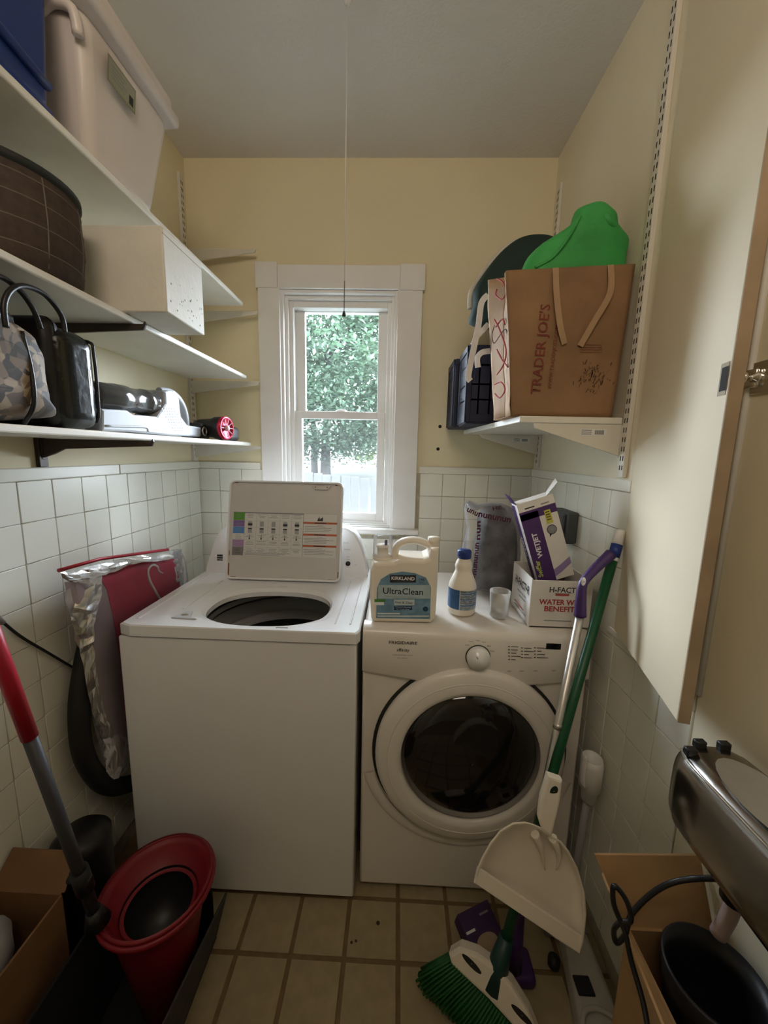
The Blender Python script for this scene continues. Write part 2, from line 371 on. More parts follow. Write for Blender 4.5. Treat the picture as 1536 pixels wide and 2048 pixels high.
# ------------------------------------------------------------------ cabinet door on the right wall
A2, B2 = V((.622, 1.035, 0)), V((.527, .655, 0))
dz0, dz1 = .945, 2.55
dv = (B2-A2).normalized(); nrm = V((dv.y, -dv.x, 0));
if nrm.x > 0: nrm = -nrm
d1 = thing('door_1', None, None, (A2.x, A2.y, dz0)); struct(d1)
doorm = mat('cream_door_paint', (.82, .72, .52), .42, var=.04, scale=3, bump=.1, bscale=40); edgem = mat('worn_brown_door_edge', (.40, .29, .18), .6, var=.15, scale=14)
th = -nrm*.019
MB().m(doorm).hexa([A2+V((0, 0, dz0)), B2+V((0, 0, dz0)), B2+th+V((0, 0, dz0)), A2+th+V((0, 0, dz0)), A2+V((0, 0, dz1)), B2+V((0, 0, dz1)), B2+th+V((0, 0, dz1)), A2+th+V((0, 0, dz1))], .0015).build('door_leaf', d1)
e0 = B2+nrm*.0004; e1 = B2+th-nrm*.0004; q = dv*.004
b = MB().m(edgem); b.hexa([e0+V((0, 0, dz0)), e0+q+V((0, 0, dz0)), e1+q+V((0, 0, dz0)), e1+V((0, 0, dz0)), e0+V((0, 0, dz1)), e0+q+V((0, 0, dz1)), e1+q+V((0, 0, dz1)), e1+V((0, 0, dz1))], .001).build('door_edge', d1)
Mh = frame(B2+nrm*.0008-dv*.016+V((0, 0, 1.552)), dv, (0, 0, 1))
rects(Mh, [(-.012, -.026, .012, .026, mat('worn_paint', (.45, .38, .27), .7), 0)]).build('strike_plate', d1)
rects(Mh, [(-.007, -.019, .013, .019, gapm, 2)]).build('mortise_hole', d1)
# near wall jamb with bead and latch
NX = .62
struct(MB().m(paint2).box((NX, YF, -.002), (XR, .728, ZC)).build('wall_right_return'))
struct(MB().m(trimw).tube([(NX-.002, .725, .955), (NX-.002, .725, ZC-.01)], .006, n=10).build('trim_7'))
lt = thing('door_latch', 'chromed thumb-turn latch screwed on the beige wall at the right edge', 'latch', (NX, .70, 1.56))
b = MB().m(chrome).box((NX-.004, .675, 1.535), (NX, .722, 1.590), .0015); b.build('latch_plate', lt)
MB().m(chrome).box((NX-.014, .700, 1.546), (NX-.003, .748, 1.578), .004).build('latch_bolt', lt)
MB().m(chrome).lathe([(.010, 0), (.010, .008), (.005, .012), (.005, .02), (.009, .024), (.007, .03)][0:1]+[(.010, -.008), (.005, -.012), (.005, -.02), (.009, -.024), (.007, -.03)], (NX-.004, .705, 1.562), n=16, ax='x', cap1=True).build('thumb_turn', lt)
led = MB().m(trimw).box((XR-.012, .93, .928), (XR, 1.055, .945), .002).build('ledge_strip'); struct(led); led.name = 'trim_8'
# ------------------------------------------------------------------ shelf standards and brackets
def standard(nm, label, x, y, z0, z1, side, m_, slots=True):
    t = thing(nm, label, 'shelf standard', (x, y, z0)); s = side
    x0, x1 = (x, x+s*.012)
    b = MB().m(m_); lo, hi = min(x0, x1), max(x0, x1)
    b.box((lo, y-.013, z0), (hi, y+.013, z1), .0015, 1); b.build('channel', t)
    if slots:
        b = MB().m(gapm); z = z0+.02
        while z < z1-.02:
            for dy in (-.0055, .0055): b.box((hi-.001 if s > 0 else lo-.0006, y+dy-.0016, z), (hi+.0006 if s > 0 else lo+.001, y+dy+.0016, z+.013))
            z += .0255
        b.build('slots', t)
    return t
standard('shelf_standard', 'white slotted metal standard on left wall in the window corner', XL, 1.752, 1.365, 2.55, 1, stdw)
standard('shelf_standard', 'dark bronze slotted standard on left wall under the bag', XL, .985, 1.364, 2.45, 1, stdb)
standard('shelf_standard', 'tall white slotted standard running to the ceiling beside the cabinet door', XR, 1.085, 1.368, 2.60, -1, stdw)
standard('shelf_standard', 'white slotted standard on right wall in the far corner', XR, 1.735, 1.372, 2.50, -1, stdw)
def bracket(label, x, y, ztop, side, L, m_, h0=.055, deep=False, sticker=False, grp=None):
    t = thing('shelf_bracket', label, 'shelf bracket', (x, y, ztop-h0), grp); s = side; x = x+s*.0125
    pr = [(x, y-.0035, ztop-h0), (x, y-.0035, ztop), (x+s*(L), y-.0035, ztop), (x+s*(L+.004), y-.0035, ztop+.006 if deep else ztop), (x+s*(L+.006), y-.0035, ztop-.002), (x+s*L, y-.0035, ztop-.014)]
    if deep: pr += [(x+s*.06, y-.0035, ztop-.026), (x+s*.03, y-.0035, ztop-.04)]
    MB().m(m_).prism(pr, (0, .007, 0), .001, 1).build('arm', t)
    b = MB().m(m_).box((min(x-s*.012, x), y-.006, ztop-h0-.004), (max(x-s*.012, x)+.001, y+.006, ztop-.002), .001, 1); b.build('hook_plate', t)
    if sticker:
        M = frame((x+s*.075, y-.0042, ztop-.022), (1, 0, 0), (0, 0, 1))
        l_ = [(-.036, -.009, .036, .009, inkw, 0)]+[(-.033, .004-.005*i, -.005, .0065-.005*i, inkg, 1) for i in range(3)]+[(.004+.0028*i, -.006, .0056+.0028*i, .006, inkd, 1) for i in range(9)]
        rects(M, l_).build('sticker', t)
    return t
zs3, zs2, zs1 = 1.438, 1.722, 2.016
bracket('long white bracket with no board on it, topmost in the window corner', XL, 1.752, 2.262, 1, .30, stdw)
bracket('long white bracket under the upper left shelf by the window', XL, 1.752, zs1, 1, .30, stdw)
bracket('long white bracket under the middle left shelf by the window', XL, 1.752, zs2, 1, .30, stdw)
bracket('long white bracket under the lowest left shelf by the window', XL, 1.752, zs3, 1, .30, stdw)
bracket('dark bronze bracket under the middle left shelf above the black handbag', XL, .985, zs2, 1, .292, stdb, .05, True)
bracket('dark bronze bracket under the lowest left shelf at the tile rail', XL, .985, zs3, 1, .292, stdb, .05, True)
# ------------------------------------------------------------------ left shelves
def shelf(label, x0, x1, y0, y1, z0, z1, taper=0):
    b = MB().m(shelfw)
    b.hexa([(x0, y0, z0), (x1, y0, z0), (x1+taper, y1, z0), (x0, y1, z0), (x0, y0, z1), (x1, y0, z1), (x1+taper, y1, z1), (x0, y1, z1)], .004)
    return tag(b.build('shelf_board'), label, 'shelf')
shelf('uppermost left shelf board holding the blue and milky tubs', XL+.013, -.664, .2, 1.70, zs1+.001, zs1+.018)
shelf('middle left shelf board holding the round basket and white foam box', XL+.013, -.66, .2, 1.705, zs2+.001, zs2+.017)
shelf('lowest left shelf board holding the bags and the cordless vacuum', XL+.013, -.66, .2, 1.73, zs3+.001, zs3+.017)
Z1, Z2, Z3 = zs1+.018, zs2+.017, zs3+.017
# blue tub
t = thing('storage_tub', 'dark blue plastic storage tub at the top left corner of the shelves', 'storage tub', (-.8, .6, Z1))
b = MB().m(blue).hexa([(-.90, .44, Z1+.02), (-.685, .44, Z1+.02), (-.690, .832, Z1+.02), (-.90, .832, Z1+.02), (-.915, .40, Z1+.36), (-.655, .40, Z1+.36), (-.655, .826, Z1+.36), (-.915, .826, Z1+.36)], .02, 4); b.build('tub_body', t)
MB().m(blue).box((-.90, .45, Z1), (-.688, .842, Z1+.035), .012, 3).build('base_rim', t)
b = MB().m(blue)
b.tube([(-.682, .48, Z1+.06), (-.672, .60, Z1+.075), (-.682, .82, Z1+.06)], .008, sm=5); b.build('molded_rib', t)
MB().m(blue).box((-.925, .39, Z1+.345), (-.645, .835, Z1+.38), .012, 3).build('tub_rim', t)
# milky tub
t = thing('storage_tub', 'milky white plastic tub with a greenish sticker beside the blue tub', 'storage tub', (-.8, 1.04, Z1))
MB().m(tubm).hexa([(-.90, .93, Z1), (-.692, .93, Z1), (-.682, 1.128, Z1), (-.90, 1.128, Z1), (-.925, .865, Z1+.245), (-.638, .865, Z1+.245), (-.632, 1.15, Z1+.245), (-.925, 1.15, Z1+.245)], .022, 5).build('tub_body', t)
b = MB().m(tubm); b.box((-.93, .845, Z1+.238), (-.612, 1.166, Z1+.268), .011, 4); b.build('tub_rim', t)
MB().m(tubm).box((-.925, .86, Z1+.262), (-.622, 1.155, Z1+.305), .016, 4).build('lid', t)
MB().m(tubm).tube([(-.655, .872, Z1+.19), (-.655, .862, Z1+.225), (-.69, .858, Z1+.235), (-.72, .862, Z1+.225)], .010, sm=4).build('handle_lug', t)
q0, q1, q2, q3 = V((-.645, .925, Z1+.208)), V((-.645, 1.022, Z1+.208)), V((-.652, 1.022, Z1+.158)), V((-.652, .925, Z1+.158))
M = frame((-.6395, .925, Z1+.160), (0, 1, 0), (.027, 0, .24))
l_ = [(0, 0, .088, .05, mat('faded_sticker', (.24, .24, .16), .6), 0), (.004, .004, .084, .046, mat('sticker_field', (.32, .32, .23), .6), 1), (.066, .008, .080, .026, inkd, 2)]
l_ += [(.010, .036-.007*i, .058-.01*(i % 2), .039-.007*i, inkg, 2) for i in range(4)]
rects(M, l_).build('sticker', t)
# round basket
t = thing('round_basket', 'dark brown round woven basket with pale stitched lines on the middle shelf', 'basket', (-.785, .790, Z2))
bk = mat('dark_woven_basket', (.065, .045, .035), .8, var=.3, scale=60, bump=.8, bscale=120)
c = (-.785, .790, Z2)
MB().m(bk).lathe([(.001, 0), (.118, 0), (.127, .02), (.133, .08), (.131, .15), (.128, .168)], c, n=48).build('basket_body', t)
MB().m(mat('dark_basket_rim', (.02, .025, .022), .7)).lathe([(.128, .164), (.134, .168), (.134, .178), (.12, .184), (.001, .187)], c, n=48).build('basket_lid', t)
b = MB().m(mat('pale_stitching', (.17, .14, .11), .8))
for z, r_ in ((.035, .1286), (.075, .1327), (.115, .1322), (.15, .1310)): b.lathe([(r_-.0004, z-.0012), (r_+.0010, z), (r_-.0004, z+.0012)], c, n=48)
for a in (-.95, -.25, .45):
    b.tube([V(c)+V((rr1*math.cos(a), rr1*math.sin(a), z)) for rr1, z in ((.1238, .01), (.1306, .05), (.1334, .09), (.1322, .13), (.1292, .162))], .0012, n=6)
b.build('stitching', t)
# foam box
t = thing('foam_box', 'plain white foam box overhanging the middle left shelf', 'box', (-.65, 1.04, Z2))
MB().m(foam).box((-.76, .952, Z2), (-.556, 1.135, Z2+.189), .004, 2).build('box_body', t)
MB().m(mat('seam_shadow', (.40, .38, .31), .8)).box((-.70, .953, Z2+.172), (-.5555, 1.134, Z2+.1735)).build('lid_seam', t)
b = MB().m(mat('dirt_specks', (.22, .22, .15), .9))
for i in range(26):
    y = random.uniform(.97, 1.125); z = Z2+random.triangular(.01, .13, .03); r = random.uniform(.0008, .003)
    b.f([b.v((-.5556, y-r, z)), b.v((-.5556, y+r*.3, z-r)), b.v((-.5556, y+r, z+r*.5)), b.v((-.5556, y, z+r*1.4))])
tag(b.build('dirt_specks', t), kind='stuff')
# leaf print bag
t = thing('handbag', 'leaf-print canvas handbag with black trim and round black handles', 'bag', (-.78, .62, Z3))
pts = [(.44, 0), (.755, 0), (.772, .03), (.768, .09), (.755, .15), (.715, .185), (.44, .19)]
b = MB().m(leafm); b.inflate([(-.765, y, Z3+.013+z*.95) for y, z in pts], (.095, 0, 0), n=7, pw=.28, jit=.006, back=(-.12, 0, 0)); b.build('bag_body', t)
blkc = mat('black_leatherette', (.010, .010, .011), .42, var=.2, scale=20, bump=.3, bscale=80)
b = MB().m(blkc); b.inflate([(-.765, y, Z3+.15+z) for y, z in ((.43, .0), (.73, .0), (.725, .03), (.69, .05), (.43, .058))], (.09, 0, 0), n=5, pw=.3, back=(-.12, 0, 0)); b.build('zip_panel', t)
MB().m(blkc).tube([(-.675, .70, Z3+.165), (-.668, .703, Z3+.10), (-.667, .70, Z3+.04), (-.69, .70, Z3+.004)], .004, sm=4).build('piping', t)
b = MB().m(blkc)
def pp(px, py, x): return P(px, py, x=x)
b.tube([pp(12, 655, -.655), pp(8, 610, -.655), pp(22, 580, -.655), pp(50, 572, -.655), pp(90, 590, -.655), pp(122, 630, -.655), pp(130, 665, -.655)], .0045, sm=6); b.build('handle', t)
b = MB().m(blkc); b.tube([pp(-60, 640, -.668), pp(-45, 570, -.668), (pp(-5, 552, -.668)), pp(38, 580, -.668), pp(66, 618, -.668), pp(82, 658, -.668)], .0045, sm=6); b.build('handle', t)
# black case
t = thing('toiletry_case', 'glossy black quilted case standing right of the leaf-print handbag', 'bag', (-.80, .86, Z3))
shiny = mat('shiny_black_vinyl', (.010, .012, .010), .22, var=.3, scale=18, bump=.9, bscale=28)
b = MB().m(shiny); b.box((-.91, .80, Z3+.001), (-.694, .905, Z3+.212), .036, 5); b.build('case_body', t, jit=.003, jscale=40)
MB().m(blkc).box((-.905, .790, Z3+.004), (-.712, .835, Z3+.228), .024, 4).build('front_panel', t)
b = MB().m(blkc); b.tube([(-.705, .894, Z3+.02), (-.698, .894, Z3+.05), (-.698, .894, Z3+.17), (-.71, .894, Z3+.2), (-.80, .894, Z3+.208)], .0035, sm=4); b.build('zip', t)
MB().m(alu).box((-.697, .872, Z3+.10), (-.694, .877, Z3+.135), .001, 1).build('zip_pull', t)
# cordless vacuum
t = thing('cordless_vacuum', 'white cordless hand vacuum with smoked dust cup lying on the lowest shelf', 'vacuum cleaner', (-.75, 1.15, Z3))
vx = -.712
def vp(cx, cy, x=vx):
    p = P(cx/2.743, 440+cy/2.743, x=x); return p
body = [(560, 1040), (700, 1047), (735, 1072), (862, 1082), (908, 1010), (905, 945), (930, 938), (965, 942), (985, 985), (995, 1080), (1030, 1128), (1105, 1142), (1103, 1193), (960, 1190), (700, 1168), (560, 1166)]
vw = mat('vacuum_white_plastic', (.40, .42, .45), .4)
bp_ = [vp(*q) for q in body]; zmin = min(p.z for p in bp_)
bp_ = [p+V((0, 0, Z3-zmin+.001)) for p in bp_]; dz = Z3-zmin+.001
MB().m(vw).prism(bp_, (-.075, 0, 0), .006, 2).build('motor_body', t)
up_ = V((0, 0, dz))
MB().m(vw).tube([vp(925, 948)+up_+V((-.03, 0, 0)), vp(985, 955)+up_+V((-.03, 0, 0)), vp(1030, 995)+up_+V((-.03, 0, 0)), vp(1058, 1060)+up_+V((-.03, 0, 0)), vp(1068, 1145)+up_+V((-.03, 0, 0))], .014, sm=6, flat=.8).build('handle', t)
a_ = vp(560, 965)+up_+V((-.038, 0, 0)); c_ = vp(890, 1010)+up_+V((-.038, 0, 0))
ax = c_-a_; rr = [(0, .030), (.06, .035), (.30, .036), (.34, .038), (.52, .038), (.56, .034), (.8, .034), (.83, .037), (.98, .038), (1, .03)]
xx = ax.normalized(); uu = V((0, 0, 1))-xx*xx.z; uu.normalize(); qq = xx.cross(uu)
MB().m(smoke).rings([[a_+ax*s_+uu*math.cos(k*math.pi/12)*r+qq*math.sin(k*math.pi/12)*r for k in range(24)] for s_, r in rr], cap0=True, cap1=True).build('dust_cup', t)
b = MB().m(dgrey)
for i in range(9):
    for j in range(6):
        cx, cy = 955-j*13+i*9-(i % 2)*5, 1040+i*15
        if cx > 975+ (i*4) : continue
        p = vp(cx, cy)+up_; b.box(p+V((-.0005, -.0032, -.0016)), p+V((.0007, .0032, .0016)))
tag(b.build('vent_slots', t), kind='stuff')
text('9', t, frame(vp(882, 998)+up_+V((.0002, 0, 0)), (0, 1, 0), (0, 0, 1)), .006, inkw)
MB().m(vw).tube([vp(575, 1135)+up_, vp(700, 1138)+up_, vp(800, 1142)+up_, vp(812, 1165)+up_], .003, sm=3, n=6).build('molded_edge', t)
# motor unit
t = thing('vacuum_brush_unit', 'black vacuum attachment with a red wheel-like end cap at shelf end', 'vacuum part', (-.745, 1.50, Z3))
e_ = P(451, 857, y=1.46); e_ = V((e_.x, 1.46, Z3+.045)); di = V((-.98, .2, 0)).normalized(); M = frame(e_, V((di.y, -di.x, 0)), (0, 0, 1))
MB(M).m(blk).lathe([(.001, -.12), (.030, -.12), (.033, -.10), (.036, -.05), (.041, -.04), (.043, -.004), (.040, 0)], n=28).build('motor_housing', t)
b = MB(M).m(mat('red_anodised', (.55, .02, .06), .25, .6)); b.lathe([(.043, -.006), (.043, .006), (.036, .008), (.034, .002), (.012, .004), (.001, .004)], n=32); b.build('red_end_cap', t)
b = MB(M).m(mat('pale_pink_plastic', (.7, .45, .5), .4))
for k in range(10):
    a = k*math.pi/5; b.box((0, 0, 0), (0, 0, 0)) if 0 else None
    ca, sa = math.cos(a), math.sin(a)
    b.f([b.v((.013*ca-.0013*sa, .013*sa+.0013*ca, .0066)), b.v((.034*ca-.0013*sa, .034*sa+.0013*ca, .0088)), b.v((.034*ca+.0013*sa, .034*sa-.0013*ca, .0088)), b.v((.013*ca+.0013*sa, .013*sa-.0013*ca, .0066))])
b.lathe([(.011, .005), (.010, .012), (.001, .013)], n=16); b.build('fan_spokes', t)
MB().m(blk).box((-.80, 1.395, Z3+.001), (-.715, 1.45, Z3+.06), .018, 4).build('battery_block', t)
MB(frame((-.716, 1.422, Z3+.03), (0, 1, 0), (0, 0, 1))).m(alu).lathe([(.0165, -.002), (.0165, .003), (.012, .003), (.012, .0)], n=24).build('socket_ring', t)
MB().m(blk).tube([(-.75, 1.50, Z3+.018), (-.74, 1.41, Z3+.018)], .016).build('connector_tube', t)
MB().m(blk).box((-.725, 1.53, Z3+.001), (-.665, 1.62, Z3+.058), .014, 4).build('side_pod', t)
# ------------------------------------------------------------------ right shelf and what stands on it
SZ = 1.531
b = MB().m(shelfw); b.hexa([(.338, 1.10, SZ-.018), (.616, 1.10, SZ-.018), (.616, 1.79, SZ-.018), (.30, 1.79, SZ-.018), (.338, 1.10, SZ), (.616, 1.10, SZ), (.616, 1.79, SZ), (.30, 1.79, SZ)], .002)
tag(b.build('shelf_board'), 'white right-hand shelf board holding the paper bag and crates', 'shelf')
bracket('near white bracket with a barcode sticker under the right shelf', XR, 1.106, SZ-.019, -1, .235, stdw, .085, False, True)
bracket('far white bracket with a small sticker under the right shelf', XR, 1.735, SZ-.019, -1, .25, stdw, .085, False, True)
def crate(label, x0, y0, x1, y1, z1):
    t = thing('folding_crate', label, 'crate', ((x0+x1)/2, (y0+y1)/2, SZ))
    MB().m(navy).box((x0, y0, SZ), (x1, y1, SZ+.012), .003, 1).build('crate_floor', t)
    def wall(a, c, nm, n=9):
        a = V(a); c = V(c); b = MB(frame((a.x, a.y, SZ+.006), c-a, (0, 0, 1))).m(navy); L = (c-a).length; H_ = z1-SZ-.006
        b.box((0, 0, -.004), (L, .03, .004), .002, 1); b.box((0, H_-.022, -.007), (L, H_, .007), .002, 1)
        b.box((0, 0, -.006), (.014, H_, .006), .002, 1); b.box((L-.014, 0, -.006), (L, H_, .006), .002, 1)
        for k in range(1, n): b.box((L*k/n-.003, .02, -.005), (L*k/n+.003, H_-.01, .003))
        for zz in (.3, .5, .75): b.box((.01, H_*zz-.003, -.005), (L-.01, H_*zz+.003, .003))
        b.box((.008, .02, .0015), (L-.008, H_-.01, .0030))
        b.build(nm, t)
    wall((x0, y0, 0), (x1, y0, 0), 'crate_wall'); wall((x0, y1, 0), (x0, y0, 0), 'crate_wall', 5); wall((x1, y1, 0), (x0, y1, 0), 'crate_wall'); wall((x1, y0, 0), (x1, y1, 0), 'crate_wall', 5)
    return t
crate('dark navy plastic crate at the far end of the right shelf', .222, 1.60, .59, 1.765, 1.795)
crate('dark navy plastic crate behind the paper bag with white straps hanging over', .243, 1.42, .60, 1.585, 1.80)
# cooler bag
t = thing('cooler_bag', 'dark green zipped round-topped bag with cream piping behind the paper bag', 'bag', (.42, 1.45, 1.80))
ol = [(958, 648), (947, 610), (950, 575), (975, 535), (1010, 495), (1045, 474), (1085, 470), (1120, 480), (1160, 500), (1190, 560), (1190, 650)]
po = [P(x, y, y=1.40) for x, y in ol]; po = [V((max(min(p.x, .60), .2), 1.42, max(p.z, 1.803))) for p in po]
b = MB().m(dgreen); b.inflate(po, (0, -.07, 0), n=6, pw=.35, back=(0, .10, 0)); b.build('bag_body', t)
cream = mat('cream_canvas', (.62, .58, .50), .7, var=.1, scale=20)
pc_ = sum(po, V())/len(po)
b = MB().m(cream); b.tube([pc_+(p-pc_)*1.03+V((0, .014, .002)) for p in po[1:9]], .009, sm=5); b.build('piping', t)
MB().m(blk).tube([pc_+(p-pc_)*1.05+V((0, .030, .004)) for p in po[2:9]], .006, sm=5).build('zip', t)
p = P(945, 600, y=1.44); MB().m(blk).box(p+V((-.004, -.003, -.03)), p+V((.003, .003, .005)), .001, 1).build('zip_pull', t)
strap = mat('white_webbing', (.78, .77, .75), .7, var=.06, scale=40)
def ribbon(pts, wd, nm, parent, yv):
    b = MB().m(strap); pts = smoothpath([P(x, y, y=yv) for x, y in pts], 5); pts = [V(p) for p in pts]; A = []
    for i, p in enumerate(pts):
        tt = (pts[min(i+1, len(pts)-1)]-pts[max(i-1, 0)]).normalized(); s_ = tt.cross(V((0, 1, 0))).normalized()*wd/2
        A.append([p+s_+V((0, .001, 0)), p-s_+V((0, .001, 0)), p-s_+V((0, -.001, 0)), p+s_+V((0, -.001, 0))])
    b.rings(A, cap0=True, cap1=True, smooth=False); return b.build(nm, parent)
ribbon([(976, 590), (963, 606), (957, 650), (948, 695), (937, 750), (941, 762)], .019, 'strap', t, 1.34)
ribbon([(977, 648), (968, 658), (955, 672), (945, 690)], .017, 'strap', t, 1.345)
ribbon([(980, 702), (964, 705), (955, 716), (956, 735)], .018, 'strap', t, 1.35)
# paper bag
t = thing('paper_grocery_bag', 'brown paper grocery bag with red lettering on the right shelf', 'bag', (.45, 1.2, SZ))
c8 = [P(1024, 814, y=1.115), P(1226, 812, y=1.115), V((.602, 1.27, 0)), P(990, 800, y=1.26)]
for v in c8: v.z = SZ+.001
tp = [P(1012, 541, y=1.115), P(1272, 528, y=1.115), V((.612, 1.28, 1.93)), P(975, 562, y=1.25)]
tp[1].x = min(tp[1].x, .612)
def paperwall(a, b_, c, d, nm, mt, n=14, jit=.003, side=None):   # a,b bottom; c,d top
    mb = MB().m(mt)
    G = [[a.lerp(b_, i/n).lerp(d.lerp(c, i/n), j/n) for i in range(n+1)] for j in range(n+1)]
    G = [[mb.v(p+noise.noise_vector(p*14)*jit*(1 if 0 < j else .2)) for p in r] for j, r in enumerate(G)]
    for j in range(n):
        for i in range(n): mb.f([G[j][i], G[j][i+1], G[j+1][i+1], G[j+1][i]], True)
    o = mb.build(nm, t); md = o.modifiers.new('s', 'SOLIDIFY'); md.thickness = .0012; return o
paperwall(c8[0], c8[1], tp[1], tp[0], 'front_panel', kraft, 26, .0013)
mid_b = c8[0].lerp(c8[3], .5)+V((.012, 0, 0)); mid_t = tp[0].lerp(tp[3], .5)+V((.025, 0, 0))
paperwall(c8[3], mid_b, mid_t, tp[3], 'side_gusset', kraftl, 12, .008); paperwall(mid_b, c8[0], tp[0], mid_t, 'side_gusset', kraftl, 12, .007)
paperwall(c8[1], c8[2], tp[2], tp[1], 'side_panel', kraft, 8); paperwall(c8[2], c8[3], tp[3], tp[2], 'back_panel', kraft, 10)
paperwall(c8[0], c8[1], c8[2], c8[3], 'bag_floor', kraft, 4, 0)
yb_ = 1.1120
def Pb(px, py): p = P(px, py, y=yb_); return p
txr = mat('faded_red_print', (.19, .035, .022), .7, var=.2, scale=50)
pc = P(1082, 700, y=yb_); text("TRADER JOE'S", t, frame(pc, (.035, 0, 1), (-1, 0, .035)), (P(1082, 612, y=yb_)-P(1075, 792, y=yb_)).length, txr, h=.036, bold=.012)
pc = P(1107, 715, y=yb_); text("WWW.TRADERJOES.COM", t, frame(pc, (.035, 0, 1), (-1, 0, .035)), .165, txr, h=.013)
text("RONTS", t, frame(P(1238, 600, y=yb_+.004), (1, 0, .55), (-.55, 0, 1)), .06, txr, h=.012)
b = MB(FR(0, yb_-.0002, 0)).m(inkn); random.seed(3)
for i in range(70):
    x = random.gauss(1185, 17); y = random.gauss(758, 14)
    p = P(x, y, y=yb_); L = random.uniform(.003, .014); r = random.uniform(.0005, .0016); a = random.gauss(1.4, .5); ca, sa = math.cos(a)*L, math.sin(a)*L
    b.f([b.v((p.x, p.z, 0)), b.v((p.x+r*2, p.z, 0)), b.v((p.x+r*2+ca, p.z+sa, 0)), b.v((p.x+ca, p.z+sa, 0))])
tag(b.build('printed_sketch', t), kind='stuff')
b = MB(FR(0, yb_-.0002, 0)).m(txr)
for k in range(4): p = P(1185, 690+k*5, y=yb_); b.f([b.v((p.x-.035, p.z, 0)), b.v((p.x+.025, p.z, 0)), b.v((p.x+.025, p.z+.0013, 0)), b.v((p.x-.035, p.z+.0013, 0))])
b.build('small_print', t)
b = MB().m(mat('red_swirl_print', (.38, .05, .05), .7))
for pts in ([(990, 560), (1002, 566), (1008, 585), (1000, 600), (988, 592), (990, 580)], [(985, 640), (995, 660), (1008, 700), (1003, 730), (990, 750)], [(990, 700), (1000, 720), (1012, 735)], [(985, 770), (998, 765), (1006, 780), (996, 796), (986, 788)], [(988, 655), (1000, 640), (1006, 650)]):
    q_ = []
    for x, y in pts:
        s_ = (x-975)/45; q_.append(P(x, y, y=1.235-.12*s_)+V((.004, -.006, 0)))
    b.tube(q_, .0022, n=6, sm=4)
b.m(mat('dark_cord', (.09, .05, .045), .7)); q_ = [(985, 652), (980, 672), (984, 688), (996, 672), (1006, 660), (1012, 672)]
b.tube([P(x, y, y=1.235-.12*(x-975)/45)+V((.004, -.008, 0)) for x, y in q_], .0014, n=6, sm=4); b.build('gusset_print', t)
def paperstrap(pts, nm):
    b = MB().m(kraftl); w0 = .0078; R_ = []
    for i, (x, y) in enumerate(pts):
        p = P(x, y, y=1.1085-.010*math.sin(i/(len(pts)-1)*3.1)); R_.append(p)
    R_ = smoothpath(R_, 5); A = []
    for i, p in enumerate(R_):
        tt = (R_[min(i+1, len(R_)-1)]-R_[max(i-1, 0)]).normalized(); s_ = tt.cross(V((0, 1, 0))).normalized()*w0
        A.append([p+s_, p-s_, p-s_+V((0, -.0015, 0)), p+s_+V((0, -.0015, 0))])
    b.rings(A, cap0=True, cap1=True, smooth=False); b.build(nm, t)
paperstrap([(1111, 536), (1113, 590), (1120, 650), (1129, 688)], 'handle'); paperstrap([(1221, 530), (1220, 585), (1190, 640), (1160, 692)], 'handle')
# green bag
ol = [(1040, 600), (1040, 545), (1070, 505), (1108, 472), (1140, 447), (1152, 425), (1172, 413), (1202, 413), (1224, 430), (1233, 456), (1238, 462), (1250, 482), (1256, 510), (1254, 600)]
po = [P(x, y, y=1.175) for x, y in ol]; po = [V((min(p.x, .608), p.y, p.z)) for p in po]
t = thing('fabric_bag', 'bright green fabric bag stuffed into the top of the paper bag', 'bag', (.5, 1.18, 1.84))
MB().m(greenb).inflate(po, (0, -.045, 0), n=10, pw=.45, jit=.010).build('bag_body', t)
a_, b__ = P(1150, 440, y=1.14), P(1110, 510, y=1.13)
MB().m(greenb).tube([P(1200, 418, y=1.15), P(1215, 440, y=1.135), P(1235, 462, y=1.15)], lambda s: .012*math.sin(.3+2.4*s), n=8, sm=5).build('folded_corner', t)
MB().m(greenb).tube([P(1160, 432, y=1.132), P(1140, 470, y=1.126), P(1105, 515, y=1.128), P(1070, 535, y=1.135)], .004, n=6, sm=5).build('crease', t)
# pull cord
t = thing('pull_cord', 'thin white ceiling pull cord with a small black knob before the window', 'cord', (-.172, 1.235, ZC))
pe = P(688, 628, y=1.235); pm = P(689, 562, y=1.235); x0 = pe.x
pt_ = P(695, 2, y=1.235).x
MB().m(strap).tube([(pt_, 1.235, ZC-.001), (pm.x, 1.235, pm.z)], .0013, n=6).build('cord', t)
MB().m(dgrey).tube([(pm.x, 1.235, pm.z), (pe.x, 1.235, pe.z)], .0012, n=6).build('lower_cord', t)
MB().m(blk).lathe([(.001, .012), (.003, .010), (.0065, .0), (.005, -.004), (.001, -.005)], (pe.x, 1.235, pe.z-.003), n=12).build('knob', t)
MB().m(plw).lathe([(.012, 0), (.010, -.008), (.003, -.01)], (pt_, 1.235, ZC), n=12, cap1=True).build('cord_ferrule', t)
